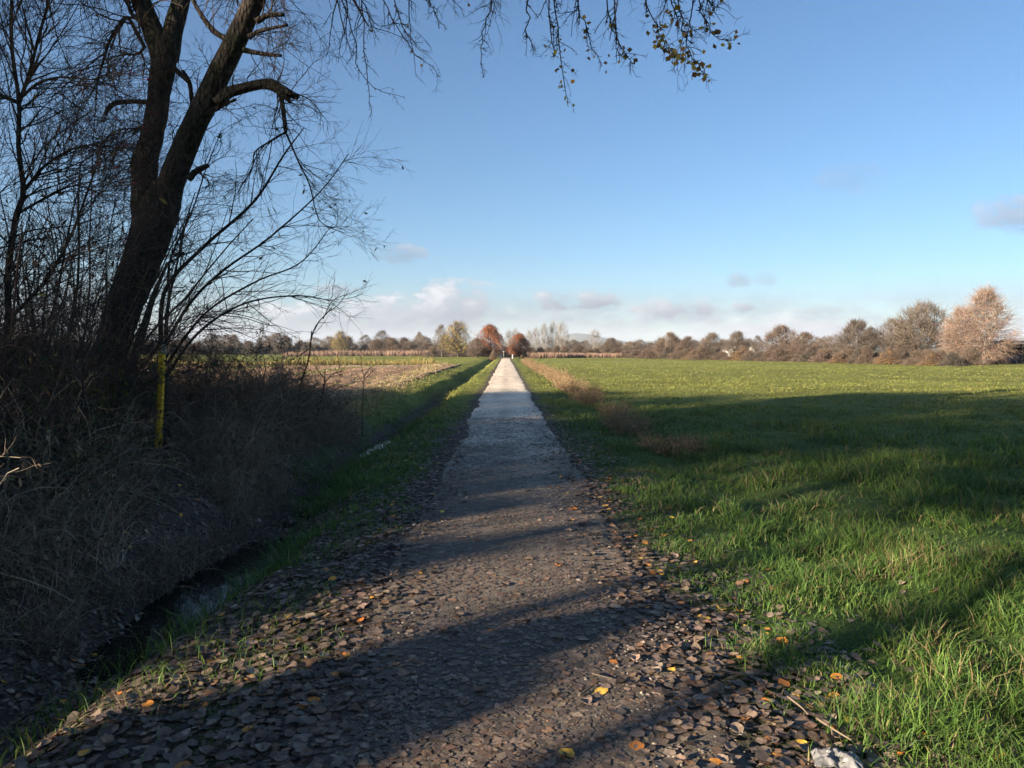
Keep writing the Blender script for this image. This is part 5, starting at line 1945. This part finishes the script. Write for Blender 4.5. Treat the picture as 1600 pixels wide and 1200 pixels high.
def build_gravel():
    rng = np.random.default_rng(106)
    t = np.array([[1, 0, 0], [-1, 0, 0], [0, 1, 0], [0, -1, 0], [0, 0, 1], [0, 0, -1], [.6, .6, .5], [-.6, .55, .5], [.55, -.6, .5], [-.6, -.6, .5]], float)
    f = np.array([[0, 6, 4], [6, 2, 4], [2, 7, 4], [7, 1, 4], [1, 9, 4], [9, 3, 4], [3, 8, 4], [8, 0, 4], [0, 2, 6], [2, 1, 7], [1, 3, 9], [3, 0, 8]])
    n = 17000
    y = 1.9 + 20 * rng.uniform(0, 1, n) ** 1.7
    x = rng.normal(size=n) * .55 + .1
    k = (np.abs(x) < 1.1) & (vn(x, y, .55, 97) + .15 * rng.normal(size=n) > .40)
    x, y = x[k], y[k]
    n = len(x)
    s = rng.uniform(.004, .013, n) * (1 + 1.2 * (rng.uniform(size=n) < .04))
    a = rng.uniform(0, 6.28, n)
    V = t[None] * s[:, None, None] * np.stack([rng.uniform(.7, 1.3, n), rng.uniform(.7, 1.3, n), rng.uniform(.4, .8, n)], -1)[:, None]
    V = V + rng.normal(size=V.shape) * s[:, None, None] * .12
    X = V[..., 0] * np.cos(a)[:, None] - V[..., 1] * np.sin(a)[:, None]
    Yv = V[..., 0] * np.sin(a)[:, None] + V[..., 1] * np.cos(a)[:, None]
    zb = H(x, y) + .026
    W_ = np.stack([X + x[:, None], Yv + y[:, None], V[..., 2] + zb[:, None]], -1).reshape(-1, 3)
    F3 = (np.arange(n)[:, None, None] * 10 + f[None]).reshape(-1, 3)
    mb = MB()
    mb.add(W_, F3, None, np.repeat(jitter_cols([[0.17, 0.14, 0.115], [0.25, 0.21, 0.175], [0.12, 0.10, 0.085]], n, rng, .25, .04), 10, 0))
    tag(mb.build("gravel", M_TWIG, smooth=False), "small loose stones scattered along the middle of the path", "gravel", kind="stuff")

    # a few bigger stones
    def stone(px, py, wpx, lab):
        d = CAM_H * F / (py - 548)
        p = at(px, py, d)
        r = wpx / F * d / 2
        q = np.random.default_rng(int(px))
        u, v = np.meshgrid(np.linspace(0, 2 * np.pi, 11)[:-1], np.linspace(-1.2, 1.5, 6))
        V = np.stack([np.cos(u) * np.cos(v), np.sin(u) * np.cos(v), np.sin(v) * .55], -1).reshape(-1, 3)
        V = V * (1 + .12 * q.normal(size=(len(V), 1)) * .7) * r
        i = (np.arange(5) * 10)[:, None]
        j = np.arange(10)[None]
        jn = (j + 1) % 10
        quad = np.stack([i + j, i + jn, i + 10 + jn, i + 10 + j], -1).reshape(-1, 4)
        cap = np.array([[50 + k for k in (0, 1, 2, 3)], [50 + k for k in (0, 3, 4, 5)], [50 + k for k in (0, 5, 6, 7)], [50 + k for k in (0, 7, 8, 9)]])
        mb = MB()
        mb.add(V, None, np.concatenate([quad, cap]), jitter_cols([[0.24, 0.205, 0.175]], 1, q)[0])
        o = mb.build("stone", M_TWIG)
        o.location = (p[0], d, float(H(p[0], d)) + r * .2 + .01)
        tag(o, lab, "stone", "bigger stones lying on the path")

    stone(938, 1110, 20, "round pale stone lying alone near the shadow's edge on the path")
    for px, py, w in ((814, 988, 12), (870, 1125, 12), (884, 1128, 10), (862, 1092, 11), (776, 882, 9), (1000, 1006, 10), (856, 1102, 9), (915, 960, 8), (744, 985, 10)):
        stone(px, py, w, "small pale stone lying in the gravel of the path")

    # fallen twigs
    for i, (pp, lab) in enumerate([
            ([(548, 1085), (556, 1098), (570, 1108), (575, 1118)], "thin crooked fallen twig among leaves on the left of the path"),
            ([(1275, 1146), (1295, 1160), (1315, 1172), (1330, 1180)], "straight pale fallen stick at the grass edge near the white plastic"),
            ([(905, 1112), (915, 1104), (928, 1094)], "short fallen twig beside the round pale stone"),
            ([(925, 1075), (942, 1080), (958, 1084)], "short dark twig lying across the middle of the path"),
            ([(1230, 1110), (1252, 1128), (1262, 1140)], "flat brown stick at the edge of the right-hand grass"),
            ([(520, 1130), (535, 1118), (541, 1108)], "small forked twig among the leaves left of the path")]):
        P = []
        for px, py in pp:
            d = CAM_H * F / (py - 548)
            p = at(px, py, d)
            P.append((p[0], d, float(H(p[0], d)) + .045))
        q, r = spline(np.array(P), np.linspace(.0055, .003, len(P)), 10)
        V, qq, tri = tubes(q[None], r[None], 6, True)
        mb = MB()
        mb.add(V, tri, qq, (.20, .155, .11) if i in (1, 4) else (.10, .08, .065))
        tag(mb.build("fallen_twig", M_TWIG), lab, "twig", "twigs fallen on the path")


build_gravel()


def build_plastic():
    """crumpled sheet of white plastic at the grass edge"""
    rng = np.random.default_rng(107)
    d = CAM_H * F / (1213 - 548)
    c = at(1306, 1213, d)
    n = 34
    u, v = np.meshgrid(np.linspace(-1, 1, n), np.linspace(-1, 1, n))
    r = np.maximum(np.abs(u), np.abs(v))
    edge = 1 + .18 * (vn(u * 3 + 9, v * 3, 1, 111) - .5)
    x, y = u * .095 * edge, v * .06 * edge
    ridge = np.abs(vn(u * 2.3, v * 2.3 + 5, 1, 112) - .5) + .6 * np.abs(vn(u * 5, v * 5, 1, 113) - .5) + .3 * np.abs(vn(u * 11, v * 11, 1, 114) - .5)
    z = .045 * np.clip(1.15 - r ** 2, 0, 1) - .075 * ridge * np.clip(1.3 - r, 0, 1) + .012
    V = np.stack([x, y, z], -1).reshape(-1, 3)
    i = (np.arange(n - 1) * n)[:, None]
    j = np.arange(n - 1)[None]
    q = np.stack([i + j, i + j + 1, i + n + j + 1, i + n + j], -1).reshape(-1, 4)
    me = make_mesh("crumpled_plastic", V, [q])
    m, nt, b = mat_new("white_plastic_film")
    nz = link_noise(nt, 22, 5)
    nt.links.new(ramp(nt, nz.outputs["Fac"], [(.3, (.09, .088, .085)), (.6, (.19, .188, .19))]), b.inputs["Base Color"])
    b.inputs["Roughness"].default_value = .3
    b.inputs["Specular IOR Level"].default_value = .5
    bump(nt, b, nz.outputs["Fac"], .3, .01)
    o = obj("crumpled_plastic", me, m)
    o.location = (c[0], d, float(H(c[0], d)) + .03)
    o.rotation_euler = (0, 0, -.15)
    s = o.modifiers.new("thickness", 'SOLIDIFY')
    s.thickness = .0015
    tag(o, "crumpled white plastic wrapper lying at the right edge of the path", "litter")


build_plastic()
